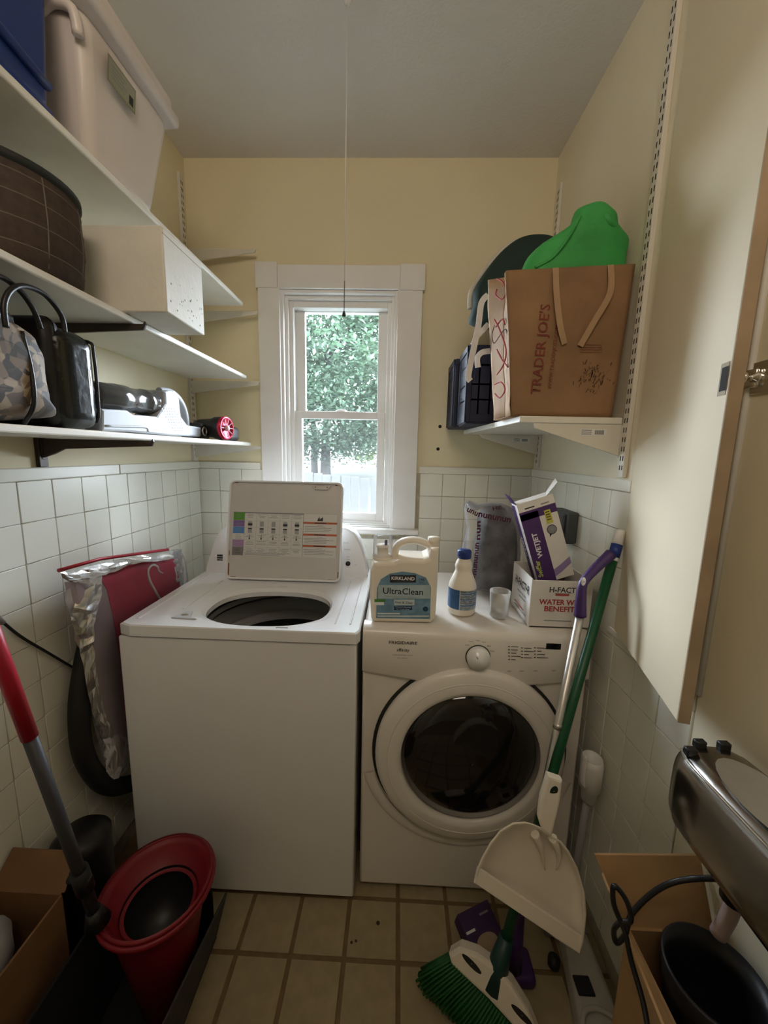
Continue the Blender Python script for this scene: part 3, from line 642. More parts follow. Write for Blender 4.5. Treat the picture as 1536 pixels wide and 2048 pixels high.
# ------------------------------------------------------------------ washer
t = wa = thing('washing_machine', 'white top-loading washing machine with its lid raised', 'washing machine', (-.44, 1.3, 0))
x0, x1, y0, y1 = -.795, -.101, 1.015, 1.625
b = MB().m(enam)
for lo_, hi_ in (((x0, y0, .018), (x1, y0+.022, .879)), ((x0, y1-.022, .018), (x1, y1, .879)), ((x0, y0+.021, .018), (x0+.022, y1-.021, .879)), ((x1-.022, y0+.021, .018), (x1, y1-.021, .879)), ((x0+.02, y0+.02, .02), (x1-.02, y1-.02, .03))): b.box(lo_, hi_, .005, 2)
b.build('cabinet', t)
for sx in (x0+.06, x1-.06):
    for sy in (y0+.06, y1-.06): MB().m(blk).lathe([(.018, 0), (.018, .012), (.012, .019)], (sx, sy, 0), n=14, cap0=True).build('foot', t)
# deck with opening
tcx_, tcy_ = -.405, 1.292
tx0, tx1, ty0, ty1 = -.790, -.092, 1.008, 1.63
cx, cy_ = -.402, 1.182
N = 96; rg = [[] for _ in range(7)]
def ell(a, kx, ky): 
    ca, sa = math.cos(a), math.sin(a); ex = .82
    return (kx*math.copysign(abs(ca)**ex, ca), ky*math.copysign(abs(sa)**ex, sa))
for k in range(N):
    a = 2*math.pi*k/N; ca, sa = math.cos(a), math.sin(a)
    s_ = min(((tx1-cx) if ca > 0 else (cx-tx0))/max(abs(ca), 1e-6), ((ty1-cy_) if sa > 0 else (cy_-ty0))/max(abs(sa), 1e-6))
    ox, oy = cx+ca*s_, cy_+sa*s_
    ix, iy = ell(a, .194, .148); ix += cx; iy += cy_
    rg[0].append((ox, oy, .884)); rg[1].append((ox, oy, .914)); 
    ix2, iy2 = ox+(ix-ox)*.03, oy+(iy-oy)*.03
    rg[2].append((ix2, iy2, .918)); rg[3].append((ox+(ix-ox)*.80, oy+(iy-oy)*.80, .918))
    rg[4].append((ox+(ix-ox)*.94, oy+(iy-oy)*.94, .916)); rg[5].append((ix, iy, .908)); rg[6].append((ix, iy, .892))
b = MB().m(enam); b.rings(rg, smooth=False); deck = b.build('deck', t)
b = MB().m(enam)
b.bm.free()
for xa, ya, xb, yb in ((-.762, 1.05, -.752, 1.47), (-.668, 1.13, -.660, 1.40), (-.172, 1.06, -.167, 1.45), (-.128, 1.06, -.122, 1.47)): MB().m(enam).box((xa, ya, .9165), (xb, yb, .9205), .0015, 1).build('deck_ridge', t)
MB().m(gapm).lathe([(.253, .80), (.253, .882)], (tcx_, tcy_, 0), n=48).build('tub_gap', t)
b = MB().m(grey); b.box((-.335, 1.022, .9175), (-.30, 1.027, .9195), .0008, 1); b.build('lid_switch_slot', t)
tubg = mat('tub_ring_plastic', (.50, .49, .47), .35, var=.06, scale=8); steel = mat('stainless_tub', (.30, .29, .28), .3, .8, var=.1, scale=10)
tcx, tcy = -.405, 1.292
MB().m(tubg).lathe([(.256, .80), (.256, .828), (.248, .834), (.243, .828), (.243, .815)], (tcx, tcy, 0), n=56).build('tub_ring', t)
MB().m(blk).lathe([(.250, .818), (.250, .803), (.243, .801)], (tcx, tcy, 0), n=56).build('seal', t)
MB().m(tubg).lathe([(.252, .806), (.243, .803), (.240, .765), (.236, .757), (.242, .752), (.242, .745), (.238, .742), (.238, .712)], (tcx, tcy, 0), n=56).build('balance_ring', t)
MB().m(mat('dark_drum_steel', (.06, .06, .06), .4, .7, var=.3, scale=60)).lathe([(.2375, .714), (.237, .45), (.19, .40), (.001, .40)], (tcx, tcy, 0), n=56).build('drum', t)
MB().m(dgrey).lathe([(.05, .40), (.045, .52), (.03, .60), (.001, .61)], (tcx, tcy, 0), n=20).build('agitator', t)
p = P(372, 1232, z=.919)
b = MB().m(mat('dispenser_grey', (.55, .55, .56), .3)); b.prism([(p.x-.035, p.y-.018, .918), (p.x+.045, p.y-.022, .918), (p.x+.02, p.y-.008, .918), (p.x+.005, p.y+.03, .918), (p.x-.015, p.y+.028, .918)], (0, 0, .004), .0015, 1); b.build('bleach_dispenser', t)
MB().m(mat('brown_residue', (.30, .24, .16), .5)).lathe([(.012, .9222), (.001, .9224)], (p.x-.005, p.y+.002, 0), n=10, sy=.6).build('residue', t)
# console
def cpx(px, py, y=1.50): q_ = P(px, py, y=y); return (q_.x, q_.z)
prof = [(-.776, .918), (-.764, .965), (-.748, 1.02), (-.732, 1.065), (-.715, 1.092), (-.69, 1.108), (-.66, 1.113), (-.225, 1.115), (-.195, 1.108), (-.168, 1.09), (-.148, 1.06), (-.132, 1.02), (-.118, .965), (-.108, .918)]
b = MB().m(enam); A = [b.v((x, 1.495+(z-.918)*.12, z)) for x, z in prof]; B = [b.v((x, 1.618, z)) for x, z in prof]
b.f(A); b.f(B[::-1]); n = len(A)
for i in range(n): b.f([A[i], B[i], B[(i+1) % n], A[(i+1) % n]], True)
b.build('console', t)
Mc = frame((0, 1.495-.0008, .918), (1, 0, 0), (0, .12, 1))
q_ = P(443, 1113, y=1.518); lx, lz = q_.x, q_.z-.918
b = rects(Mc, [(lx-.011, lz-.012, lx+.013, lz+.013, inkd, 2), (lx-.011, lz+.003, lx+.013, lz+.0045, inkw, 3), (lx-.011, lz-.006, lx+.013, lz-.0045, inkw, 3)]); b.build('maker_badge', t)
q_ = P(696, 1127, y=1.50)
MB(Mc).m(blk).lathe([(.010, 0), (.0095, .005), (.001, .006)], (q_.x, q_.z-.918, 0), n=20).build('start_button', t)
for s_, px, py, wd in (('Normal', 692, 1085, .02), ('Delicates', 695, 1098, .026), ('Start', 697, 1112, .013), ('Pause', 697, 1117, .013), ('Cancel', 712, 1128, .011)):
    q_ = P(px, py, y=1.51); text(s_, t, Mc @ Matrix.Translation((q_.x, (q_.z-.918)/1.007, .001)), wd, inkg)
text('MODEL', t, frame((-.41, 1.355, .9192), (1, 0, 0), (0, 1, 0)), .03, inkg, h=.006, name='rating_plate'); 
# lid
lb, ltp = V((-.432, 1.418, .922)), V((-.427, 1.497, 1.30))
Ml = frame(lb, (1, 0, 0), ltp-lb); Hl = (ltp-lb).length
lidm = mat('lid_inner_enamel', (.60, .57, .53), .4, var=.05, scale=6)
hw = .2255
def rrect(x0, y0, x1, y1, r, n=5):
    out = []
    for cx_, cy2, a0 in ((x1-r, y1-r, 0), (x0+r, y1-r, 90), (x0+r, y0+r, 180), (x1-r, y0+r, 270)):
        for k in range(n+1): a = math.radians(a0+90*k/n); out.append((cx_+r*math.cos(a), cy2+r*math.sin(a)))
    return out
oo = rrect(-hw, 0, hw, Hl, .022); ii = rrect(-hw+.007, .007, hw-.007, Hl-.006, .017)
b = MB(Ml).m(enam)
b.rings([[(x, y, 0.0) for x, y in ii], [(x, y, .010) for x, y in ii], [(x*.995, y, .011) for x, y in oo], [(x, y, .007) for x, y in oo], [(x, y, -.010) for x, y in oo], [(x*.97, (y-Hl/2)*.97+Hl/2, -.014) for x, y in oo]], cap1=True); lid = b.build('lid', t)
b = MB(Ml).m(lidm); b.f([b.v((x, y, .0005)) for x, y in ii]); b.build('lid_inner_panel', lid)
b = MB(Ml).m(lidm); b.prism([(.10, Hl-.014, .001), (.112, Hl-.03, .001), (.165, Hl-.03, .001), (.178, Hl-.012, .001)], (0, 0, .008), .002, 1); b.m(mat('rust', (.18, .07, .03), .8)); b.box((.114, Hl-.022, .008), (.118, Hl-.018, .0102)); b.box((.160, Hl-.022, .008), (.164, Hl-.018, .0102)); b.build('lid_strike', lid)
b = MB(Ml).m(MATS['rust'])
for x, y, w_, h_ in ((-hw+.008, .01, .004, .05), (-hw+.01, .006, .03, .003), (hw-.012, .008, .004, .03), (hw-.05, .006, .03, .002), (-hw+.009, .09, .002, .02), (hw-.034, Hl-.012, .01, .004), (-hw+.02, Hl-.01, .012, .003)): b.box((x, y, .0006), (x+w_, y+h_, .0012))
b.build('rust_spots', lid)
# instruction label
random.seed(5); L_ = []
LX0, LX1, LY0, LY1, LD = -.206, .206, .092, .262, .072
pap = mat('label_paper', (.66, .64, .60), .5)
L_.append((LX0, LY0, LX1, LY1, pap, 1)); L_.append((LX0, LY1-.005, LD, LY1, inkg, 2))
cols = [(.10, .30, .03), (.22, .12, .32), (.08, .25, .55), (.66, .64, .60), (.38, .24, .42), (.20, .19, .19)]
hs = [.030, .026, .026, .024, .028, .034]; y = LY1-.003
cm = [mat('label_tint_%d' % i, c_, .5) for i, c_ in enumerate(cols)]
xs_ = [LX0, LX0+.046]+[LX0+.046+.0464*k for k in range(1, 6)]
yy = y
for r, (h_, c_) in enumerate(zip(hs, cm)):
    L_.append((LX0+.001, yy-h_+.0008, LX0+.045, yy, c_, 3))
    for k in range(3): L_.append((LX0+.012, yy-h_*.3-k*.006, LX0+.036-random.uniform(0, .008), yy-h_*.3-k*.006+.0014, inkg if r != 5 else inkd, 4))
    L_.append((LX0+.046, yy-.0005, LD, yy, inkg, 3))
    for c in range(5):
        xa = xs_[c+1]
        for k in range(3 if r in (0, 4, 5) else 2 if r == 3 else 0):
            q1 = random.uniform(.003, .012); L_.append((xa+q1, yy-.007-k*.0055, xa+.044-q1, yy-.0055-k*.0055, inkg, 3))
        if r in (1, 2): L_.append((xa+.014, yy-.023, xa+.030, yy-.003, mat('icon_grey', (.34, .34, .33), .5), 3))
        if r == 1 and c in (0, 3, 4): L_.append((xa+.013, yy-.019, xa+.031, yy-.011, inkd, 4))
        if r == 2: L_.append((xa+.014, yy-.008, xa+.030, yy-.003, inkd, 4))
        if r == 3: L_.append((xa+.019, yy-.022, xa+.024, yy-.015, inkd, 4)); L_.append((xa+.0208, yy-.016, xa+.0225, yy-.002, inkd, 4))
    yy -= h_
for k in range(6): L_.append((xs_[k+1]-.0003, LY0+.012, xs_[k+1]+.0003, LY1-.005, inkg, 4))
for k in range(3): L_.append((LX0+.05, LY0+.002+k*.004, LX0+.05+.14+.02*k, LY0+.0035+k*.004, inkg, 3))
L_ += [(LD, LY0, LD+.0008, LY1, inkd, 4), (LX1-.0006, LY0, LX1, LY1, inkg, 4), (LD, LY1-.0006, LX1, LY1, inkg, 4)]
for k, yb in enumerate((LY1-.040, LY1-.086, LY1-.130)):
    L_.append((LD+.001, yb, LX1-.001, yb+.0075, orange, 3)); L_.append((LD+.044, yb+.0022, LD+.09, yb+.0058, inkd, 4)); L_.append((LD+.055, yb-.006, LD+.078, yb-.0045, inkg, 3))
    for j in range(4): L_.append((LD+.006, yb-.0115-j*.006, LD+.125-random.uniform(0, .04), yb-.0098-j*.006, inkg, 3))
M2 = Ml @ Matrix.Translation((0, 0, .0008))
lab = rects(M2, L_).build('instruction_label', lid)
b = MB(M2 @ Matrix.Translation((LD+.066, LY1-.028, .0014))).m(inkd)
for tri in (((-.012, 0), (-.004, .018), (0, 0)), ((-.004, 0), (.003, .014), (.012, 0)), ((.004, .006), (.009, .018), (.012, .004))): b.f([b.v((x, y, 0)) for x, y in tri])
b.build('warning_symbol', lid)
# ------------------------------------------------------------------ dryer
t = thing('clothes_dryer', 'white front-loading clothes dryer with a round dark glass door', 'dryer', (.24, 1.35, 0))
x0, x1, y0, y1 = -.086, .574, 1.056, 1.625
b = MB().m(enamd).box((x0, y0, .02), (x1, y1, .78), .008, 2); b.build('cabinet', t)
b = MB().m(enamd).box((x0, y0+.03, .776), (x1, y1, .912), .012, 3); b.build('top_panel', t)
for sx in (x0+.06, x1-.06):
    for sy in (y0+.06, y1-.06): MB().m(blk).lathe([(.018, 0), (.018, .014), (.012, .021)], (sx, sy, 0), n=14, cap0=True).build('foot', t)
# control panel with a curved lower edge
nx = 24; top = []; bot = []
for k in range(nx+1):
    x = x0+(x1-x0)*k/nx; s_ = (k/nx-.5)*2; bot.append((x, .752+.026*s_*s_)); top.append(x)
b = MB().m(enamd)
yfr = lambda k: y0-.012-.008*(1-((k/nx-.5)*2)**2)
rr_ = []
for k in range(nx+1):
    x, zb = bot[k]; yf = yfr(k)
    rr_.append([(x, y0+.04, zb), (x, yf+.006, zb), (x, yf, zb+.008), (x, yf+.004, .892), (x, yf+.010, .906), (x, yf+.022, .915), (x, y0+.05, .915)])
b.rings(rr_, close=False, smooth=True); b.build('control_panel', t)
b = MB().m(enamd); 
dc = (.241, .524); yF = y0-.002
MB().m(gapm).lathe([(.293, 0), (.2935, .006), (.286, .007), (.28, .004)], (dc[0], yF+.002, dc[1]), ax='y', n=72).build('door_gap', t)
d = MB().m(enamd).lathe([(.286, 0), (.286, .018), (.281, .030), (.270, .036), (.225, .042), (.212, .040), (.206, .028), (.204, .012)], (dc[0], yF, dc[1]), ax='y', n=72, sx=.99).build('door', t)
MB().m(enamd).lathe([(.245, .0395), (.247, .041), (.249, .0392)], (dc[0], yF, dc[1]), ax='y', n=72).build('door_ring_line', d)
MB().m(dglass).lathe([(.2065, .026), (.203, .036), (.16, .050), (.08, .058), (.001, .060)], (dc[0]+.002, yF, dc[1]+.008), ax='y', n=64).build('door_window', d)
b = MB().m(enamd); b.lathe([(.330, .0), (.322, .006), (.302, .007), (.296, .002)], (dc[0], yF, dc[1]-.008), ax='y', n=60, a0=math.pi*1.08, a1=math.pi*1.92); b.build('lower_contour', t)
pk = P(956, 1314, y=y0-.02)
Mk = FR(pk.x, y0-.0185, pk.z)
MB(Mk).m(gapm).lathe([(.036, 0), (.036, .0015), (.03, .0016)], n=36).build('dial_recess', t)
kb = MB(Mk).m(enam).lathe([(.0335, .001), (.0335, .012), (.0315, .020), (.024, .022), (.021, .030), (.001, .032)], n=36).build('dial', t)
MB(Mk @ Matrix.Rotation(.6, 4, 'Z')).m(inkg).box((-.0012, .012, .030), (.0012, .0195, .0315)).build('dial_pointer', kb)
def onp(px, py):
    q_ = P(px, py, y=y0-.018); k = (q_.x-x0)/(x1-x0)*nx; return FR(q_.x, yfr(k)-.0022+.004*(q_.z-.76)/.13, q_.z)
text('FRIGIDAIRE', t, onp(806, 1287), .082, inkd, h=.0095, bold=.01); text('affinity', t, onp(806, 1301), .037, inkd, bold=.005)
text('ULTRA POWER DRY SYSTEM', t, onp(805, 1311), .058, inkd, h=.0028); text('FULL CAPACITY', t, onp(805, 1317), .03, inkd, h=.0028)
for k, (s_, px, py) in enumerate((('Casual', 934, 1290), ('Normal', 942, 1283), ('Heavy', 956, 1281), ('Touch', 968, 1284), ('Air', 978, 1292), ('Time', 984, 1302))): text(s_, t, onp(px, py), .012, inkd)
dl = rects(onp(1108, 1294), [(-.021, -.009, .021, .009, mat('dark_display', (.008, .008, .008), .15), 1)]).build('display', t)
random.seed(9)
for cx_, x_ in enumerate((1018, 1044, 1070)):
    for r in range(5 if cx_ == 0 else 4):
        M = onp(x_, 1293+r*6.3+(3 if cx_ else 0)); rects(M, [(-.002, -.0016, .002, .0016, inkd, 1), (.006, -.0011, .006+random.uniform(.012, .03 if cx_ < 2 else .04), .0009, inkd, 1)]).build('cycle_mark', t)
for px in (1018, 1043, 1071, 1108): text('OPT', t, onp(px, 1342), .012, inkd, h=.004, name='button_mark')
# ------------------------------------------------------------------ things on the dryer
DZ = .916
# detergent jug
t = thing('detergent_jug', 'large cream laundry detergent jug with a blue label on the dryer', 'jug', (.03, 1.14, DZ))
yj = 1.085
ol = [(742, 1243), (748, 1249), (862, 1251), (871, 1243), (875, 1180), (877, 1120), (879, 1100), (862, 1102), (858, 1120), (848, 1124), (800, 1122), (788, 1128), (776, 1128), (748, 1130), (740, 1145), (739, 1200)]
po = [P(x, y, y=yj) for x, y in ol]; zmn = min(p.z for p in po)
for p in po: p.z += DZ-zmn
MB().m(plc).prism(po, (0, .115, 0), .012, 3).build('jug_body', t)
MB().m(plc).tube([P(792, 1130, y=yj+.05), P(790, 1105, y=yj+.05), P(800, 1086, y=yj+.05), P(825, 1080, y=yj+.05), P(850, 1086, y=yj+.05), P(866, 1098, y=yj+.05), P(868, 1118, y=yj+.05)], .0115, n=12, sm=6, flat=1.6).build('handle', t)
pj = P(868, 1100, y=yj+.05); MB().m(plc).lathe([(.017, 0), (.016, .028), (.018, .030), (.018, .044), (.001, .045)], (pj.x-.002, yj+.05, pj.z-.004), n=24).build('fill_cap', t)
pj = P(765, 1128, y=yj+.05); zc0 = pj.z+.002
MB().m(plc).lathe([(.034, -.01), (.030, .004), (.026, .006), (.026, .014), (.03, .016), (.03, .024), (.018, .028), (.016, .05), (.02, .052), (.018, .06), (.001, .061)], (pj.x, yj+.05, zc0), n=28).build('spout', t)
MB().m(clear).lathe([(.030, .022), (.029, .085), (.026, .089), (.001, .090)], (pj.x, yj+.05, zc0), n=28).build('dosing_cap', t)
MB().m(capblue).box((pj.x+.006, yj+.03, zc0+.062), (pj.x+.014, yj+.036, zc0+.078), .001, 1).build('spout_button', t)
def onj(px, py, d=.0): return FR(P(px, py, y=yj).x, yj-.0006-d, P(px, py, y=yj).z)
lo_ = [(752, 1236), (860, 1238), (862, 1175), (852, 1155), (830, 1146), (805, 1143), (780, 1147), (762, 1158), (754, 1175)]
b = MB().m(bluelab); b.f([b.v(P(x, y, y=yj)+V((0, -.0006, 0))) for x, y in lo_]); b.build('label', t)
def lrect(x0_, y0_, x1_, y1_, mt, L, nm):
    b = MB().m(mt); z = .0006+L*.0003; b.f([b.v(P(x, y, y=yj)+V((0, -z, 0))) for x, y in ((x0_, y1_), (x1_, y1_), (x1_, y0_), (x0_, y0_))]); return b.build(nm, t)
lrect(780, 1150, 832, 1165, inkd, 1, 'label_patch'); text('KIRKLAND', t, onj(806, 1157, .0006), .068, inkw, bold=.02)
lrect(756, 1170, 861, 1197, mat('pale_blue_label', (.42, .52, .55), .4, var=.1, scale=40), 1, 'label_patch')
text('146', t, onj(843, 1159, .0003), .016, inkd); text('LOADS', t, onj(843, 1165, .0003), .013, inkd)
text('UltraClean', t, onj(806, 1183, .0009), .118, inkd, bold=.008)
text('PREMIUM LAUNDRY DETERGENT', t, onj(806, 1194, .0009), .10, inkg, h=.0035)
lrect(749, 1198, 771, 1204, mat('green_flash', (.08, .22, .05), .4), 1, 'label_patch'); lrect(749, 1204, 768, 1210, inkw, 1, 'label_patch')
lrect(788, 1199, 829, 1210, mat('pale_strip', (.5, .58, .60), .4), 1, 'label_patch'); text('Free & Clear', t, onj(808, 1205, .0009), .052, inkd)
lrect(788, 1212, 824, 1220, mat('navy_strip', (.02, .06, .14), .4), 1, 'label_patch'); text('Powerful Cleaning', t, onj(806, 1214, .0009), .045, inkw, h=.004); text('for Tough Stains', t, onj(806, 1218, .0009), .038, inkw, h=.004)
lrect(755, 1226, 800, 1228, inkw, 1, 'label_patch'); lrect(755, 1231, 858, 1233, inkw, 1, 'label_patch')
MB(onj(851, 1218, .0003)).m(MATS['navy_strip']).lathe([(.008, 0), (.001, .0004)], n=20).build('round_seal', t)
# bleach bottle
bx, by = .222, 1.19
t = thing('bleach_bottle', 'small white bottle with a blue cap beside the detergent jug', 'bottle', (bx, by, DZ))
MB().m(plc).lathe([(.001, 0), (.040, 0), (.044, .006), (.0445, .085), (.042, .100), (.033, .122), (.026, .138), (.025, .146), (.028, .154), (.024, .168), (.019, .176), (.019, .185)], (bx, by, DZ), n=36).build('bottle_body', t)
MB().m(capblue).lathe([(.020, .180), (.022, .182), (.022, .203), (.020, .207), (.001, .208)], (bx, by, DZ), n=28).build('cap', t)
MB().m(bluelab2).lathe([(.0448, .022), (.0452, .05), (.0448, .086)], (bx, by, DZ), n=20, a0=math.radians(170), a1=math.radians(250)).build('front_label', t)
MB().m(mat('pale_back_label', (.36, .42, .48), .5, var=.5, scale=90)).lathe([(.0448, .022), (.0452, .05), (.0448, .086)], (bx, by, DZ), n=24, a0=math.radians(252), a1=math.radians(375)).build('back_label', t)
b = MB().m(bluelab2)
for z in (.036, .056, .074): b.lathe([(.0455, z), (.0455, z+.003)], (bx, by, DZ), n=24, a0=math.radians(254), a1=math.radians(372))
b.m(inkd)
for z in (.044, .050, .064, .069, .080): b.lathe([(.0455, z), (.0455, z+.0012)], (bx, by, DZ), n=24, a0=math.radians(256), a1=math.radians(330))
b.build('label_lines', t)
# measuring cup
t = tag(MB().m(frost).lathe([(.001, .003), (.0275, .003), (.0285, .045), (.0305, .082), (.032, .083), (.0322, .080), (.029, .04), (.028, 0), (.001, 0)], (.338, 1.17, DZ), n=32).build('measuring_cup'), 'empty frosted plastic measuring cup in front of the wrapped bundle', 'cup')
# wrapped grey bundle
t = thing('plastic_wrapped_bundle', 'grey bundle in a clear plastic bag printed with maroon letters', 'bag', (.35, 1.40, DZ))
yg = 1.37
wool = mat('grey_lint', (.15, .145, .145), .85, var=.55, scale=18, bump=1.0, bscale=45)
ol = [(943, 1165), (945, 1180), (965, 1198), (1010, 1203), (1030, 1195), (1032, 1150), (1028, 1060), (1020, 1030), (1000, 1012), (970, 1016), (958, 1040), (952, 1100)]
po = [P(x, y, y=yg) for x, y in ol]; po = [V((p.x, yg, max(p.z, DZ+.014))) for p in po]
MB().m(wool).inflate(po, (0, -.07, 0), n=7, pw=.3, jit=.008, back=(0, .09, 0)).build('grey_bundle', t)
ol2 = [(940, 1168), (944, 1190), (965, 1205), (1012, 1208), (1036, 1198), (1038, 1150), (1036, 1060), (1034, 1030), (1012, 1012), (985, 1004), (962, 1010), (935, 1006), (932, 1030), (936, 1060), (928, 1100), (934, 1140)]
po = [P(x, y, y=yg) for x, y in ol2]; po = [V((p.x, yg, max(p.z, DZ+.012))) for p in po]
MB().m(wrap).inflate(po, (0, -.082, 0), n=8, pw=.3, jit=.010, back=(0, .10, 0)).build('plastic_bag', t)
mar = mat('maroon_print', (.07, .006, .03), .5)
def letters(s, px0, py0, px1, py1, h, y=1.282, bold=.03):
    a = P(px0, py0, y=y); c = P(px1, py1, y=y); text(s, t, frame(a.lerp(c, .5), c-a, V((0, 0, 1)) if abs(px1-px0) > abs(py1-py0) else V((-1, 0, 0))), (c-a).length, mar, h=h, bold=bold)
letters('nununun', 957, 1028, 1022, 1040, .016); letters('unu', 935, 1018, 956, 1028, .014); letters('nununun', 948, 1150, 954, 1085, .013); letters('nunu', 940, 1188, 946, 1152, .012); letters('nun', 956, 1080, 957, 1042, .012)
letters('HE', 985, 1018, 1003, 1015, .012)
# water carton
t = thing('open_carton', 'open white carton lettered in black and red at the dryer corner', 'box', (.49, 1.19, DZ))
A0, A1, A2_, A3 = V((.405, 1.092, DZ)), V((.583, 1.092, DZ)), V((.588, 1.285, DZ)), V((.407, 1.275, DZ)); hh = .146
def wallp(a, c, nm, h, mt=cardw, thk=.004):
    d_ = (c-a).normalized(); n_ = V((-d_.y, d_.x, 0))*thk
    MB().m(mt).hexa([a, c, c+n_, a+n_, a+V((0, 0, h)), c+V((0, 0, h)), c+n_+V((0, 0, h)), a+n_+V((0, 0, h))], .0008, 1).build(nm, t)
wallp(A0, A1, 'front_wall', hh); wallp(A1, A2_, 'side_wall', hh); wallp(A2_, A3, 'back_wall', hh+.005); wallp(A3, A0, 'side_wall', hh+.004)
MB().m(cardw).hexa([A0, A1, A2_, A3]+[p+V((0, 0, .004)) for p in (A0, A1, A2_, A3)]).build('carton_floor', t)
Mf = FR(.494, 1.0912, DZ)
text('H-FACT•R', t, Mf @ Matrix.Translation((.012, .118, 0)), .098, inkd, h=.017, bold=.02)
rects(Mf, [(-.018, .101, .022, .107, inkr, 1), (-.02, .108, .03, .1095, inkg, 1), (-.045, .022, .035, .0245, inkg, 1)]).build('small_print', t)
text('WATER WITH', t, Mf @ Matrix.Translation((.005, .080, 0)), .135, inkr, h=.017, bold=.03); text('BENEFITS', t, Mf @ Matrix.Translation((.003, .059, 0)), .10, inkr, h=.017, bold=.03)
Ms = frame((.4045, 1.18, DZ), (0, -1, 0), (0, 0, 1)); text('H-FACT•R', t, Ms @ Matrix.Translation((0.01, .105, .001)), .13, inkd, h=.026, bold=.02)
rects(Ms, [(-.03, .075, .05, .079, inkg, 3), (-.05, .03, .04, .034, inkr, 3), (-.05, .02, .06, .023, inkg, 3), (-.01, .062, .05, .066, inkg, 3)]).build('small_print', t)
# mop pad carton
t = thing('mop_pad_carton', 'purple and white mop pad carton leaning in the open carton', 'box', (.46, 1.17, 1.0))
bl, tl = P(1078, 1170, y=1.165), P(1033, 1010, y=1.165); Mw = frame(bl, (tl-bl).cross(V((0, -1, 0))) * -1, tl-bl)
if Mw.col[0][0] < 0: Mw = frame(bl, (tl-bl).cross(V((0, -1, 0))), tl-bl)
wd, ht = .112, (tl-bl).length
vio = mat('violet_print', (.07, .02, .13), .5, var=.1, scale=20)
b = MB(Mw).m(cardw).box((0, 0, -.055), (wd, ht, 0), .001, 1); b.build('carton_body', t)
rects(Mw, [(0, .0, .056, ht-.035, vio, 1), (.0, ht-.055, wd, ht-.028, vio, 1), (.02, ht-.022, .05, ht-.018, inkd, 1), (.07, ht-.022, .095, ht-.018, inkg, 1)]).build('purple_print', t)
b = MB(Mw @ Matrix.Translation((0, 0, .0006))).m(mat('lilac_print', (.30, .22, .42), .5)); b.f([b.v(q_) for q_ in ((.056, .035, 0), (.08, .045, 0), (wd, .062, 0), (wd, .04, 0), (.08, .022, 0), (.056, .012, 0))]); b.build('lilac_stripe', t)
rects(Mw, [(.073, ht-.085, .092, ht-.042, mat('yellow_print', (.55, .50, .06), .5), 2)]+[(.076, ht-.05-.008*k, .089, ht-.047-.008*k, inkd, 3) for k in range(4)]).build('yellow_flash', t)
b = MB(Mw @ Matrix.Translation((.082, ht-.105, .0008))).m(inkd).lathe([(.015, 0), (.015, .0004), (.013, .0004)], n=24); b.m(inkg); b.lathe([(.013, .0), (.001, .0003)], n=24); b.m(inkd); b.f([b.v((-.01, -.012, 0)), b.v((0, -.012, 0)), b.v((-.012, -.022, 0))]); b.build('round_picture', t)
text('WETJET', t, Mw @ Matrix.Translation((.028, ht*.47, .0006)) @ Matrix.Rotation(math.pi/2, 4, 'Z'), .082, inkw, h=.020, bold=.03)
text('Swiffer', t, Mw @ Matrix.Translation((.014, ht*.19, .0006)) @ Matrix.Rotation(math.pi/2, 4, 'Z'), .055, mat('lime_print', (.45, .55, .12), .5), h=.016, bold=.03)
Ms = Mw @ Matrix.Translation((-.0006, 0, 0)) @ Matrix.Rotation(-math.pi/2, 4, 'Y')
Ms = frame(Mw @ V((-.0006, 0, -.055)), Mw.to_3x3() @ V((0, 0, 1)), Mw.to_3x3() @ V((0, 1, 0)))
rects(Ms, [(.0, .0, .03, ht*.97, vio, 0)]).build('side_print', t)
text('WETJET', t, Ms @ Matrix.Translation((.015, ht*.45, .0006)) @ Matrix.Rotation(math.pi/2, 4, 'Z'), .07, inkw, h=.014, bold=.02)
b = MB(Mw).m(cardw); b.prism([(wd-.02, ht, -.001), (wd, ht, -.055), (wd+.04, ht+.032, -.06), (wd+.022, ht+.030, .0)], (0, -.0015, 0)); b.build('flap', t)
b = MB(Mw).m(vio); b.prism([(0, ht, 0), (0, ht, -.05), (-.012, ht+.035, -.05), (-.012, ht+.03, 0)], (-.0015, 0, 0)); b.build('flap', t)
# brown block and dark box
t = tag(MB(frame((.538, 1.20, DZ+.10), (1, .1, -.15), (0, .2, 1))).m(wood).box((-.030, -.05, -.09), (.032, .055, -.03), .006, 2).build('wooden_block'), 'dark brown block tucked behind the mop pad carton', 'block')
t = thing('outlet_box', 'dark grey surface-mounted outlet box on the right tiled wall', 'electrical box', (.615, 1.36, 1.12))
MB().m(mat('slate_plastic', (.06, .065, .06), .6, var=.1, scale=20)).box((.585, 1.30, 1.125), (XR-.008, 1.43, 1.235), .006, 2).build('box_body', t)
MB().m(dgrey).box((.575, 1.315, 1.135), (.586, 1.415, 1.225), .004, 2).build('cover_plate', t)
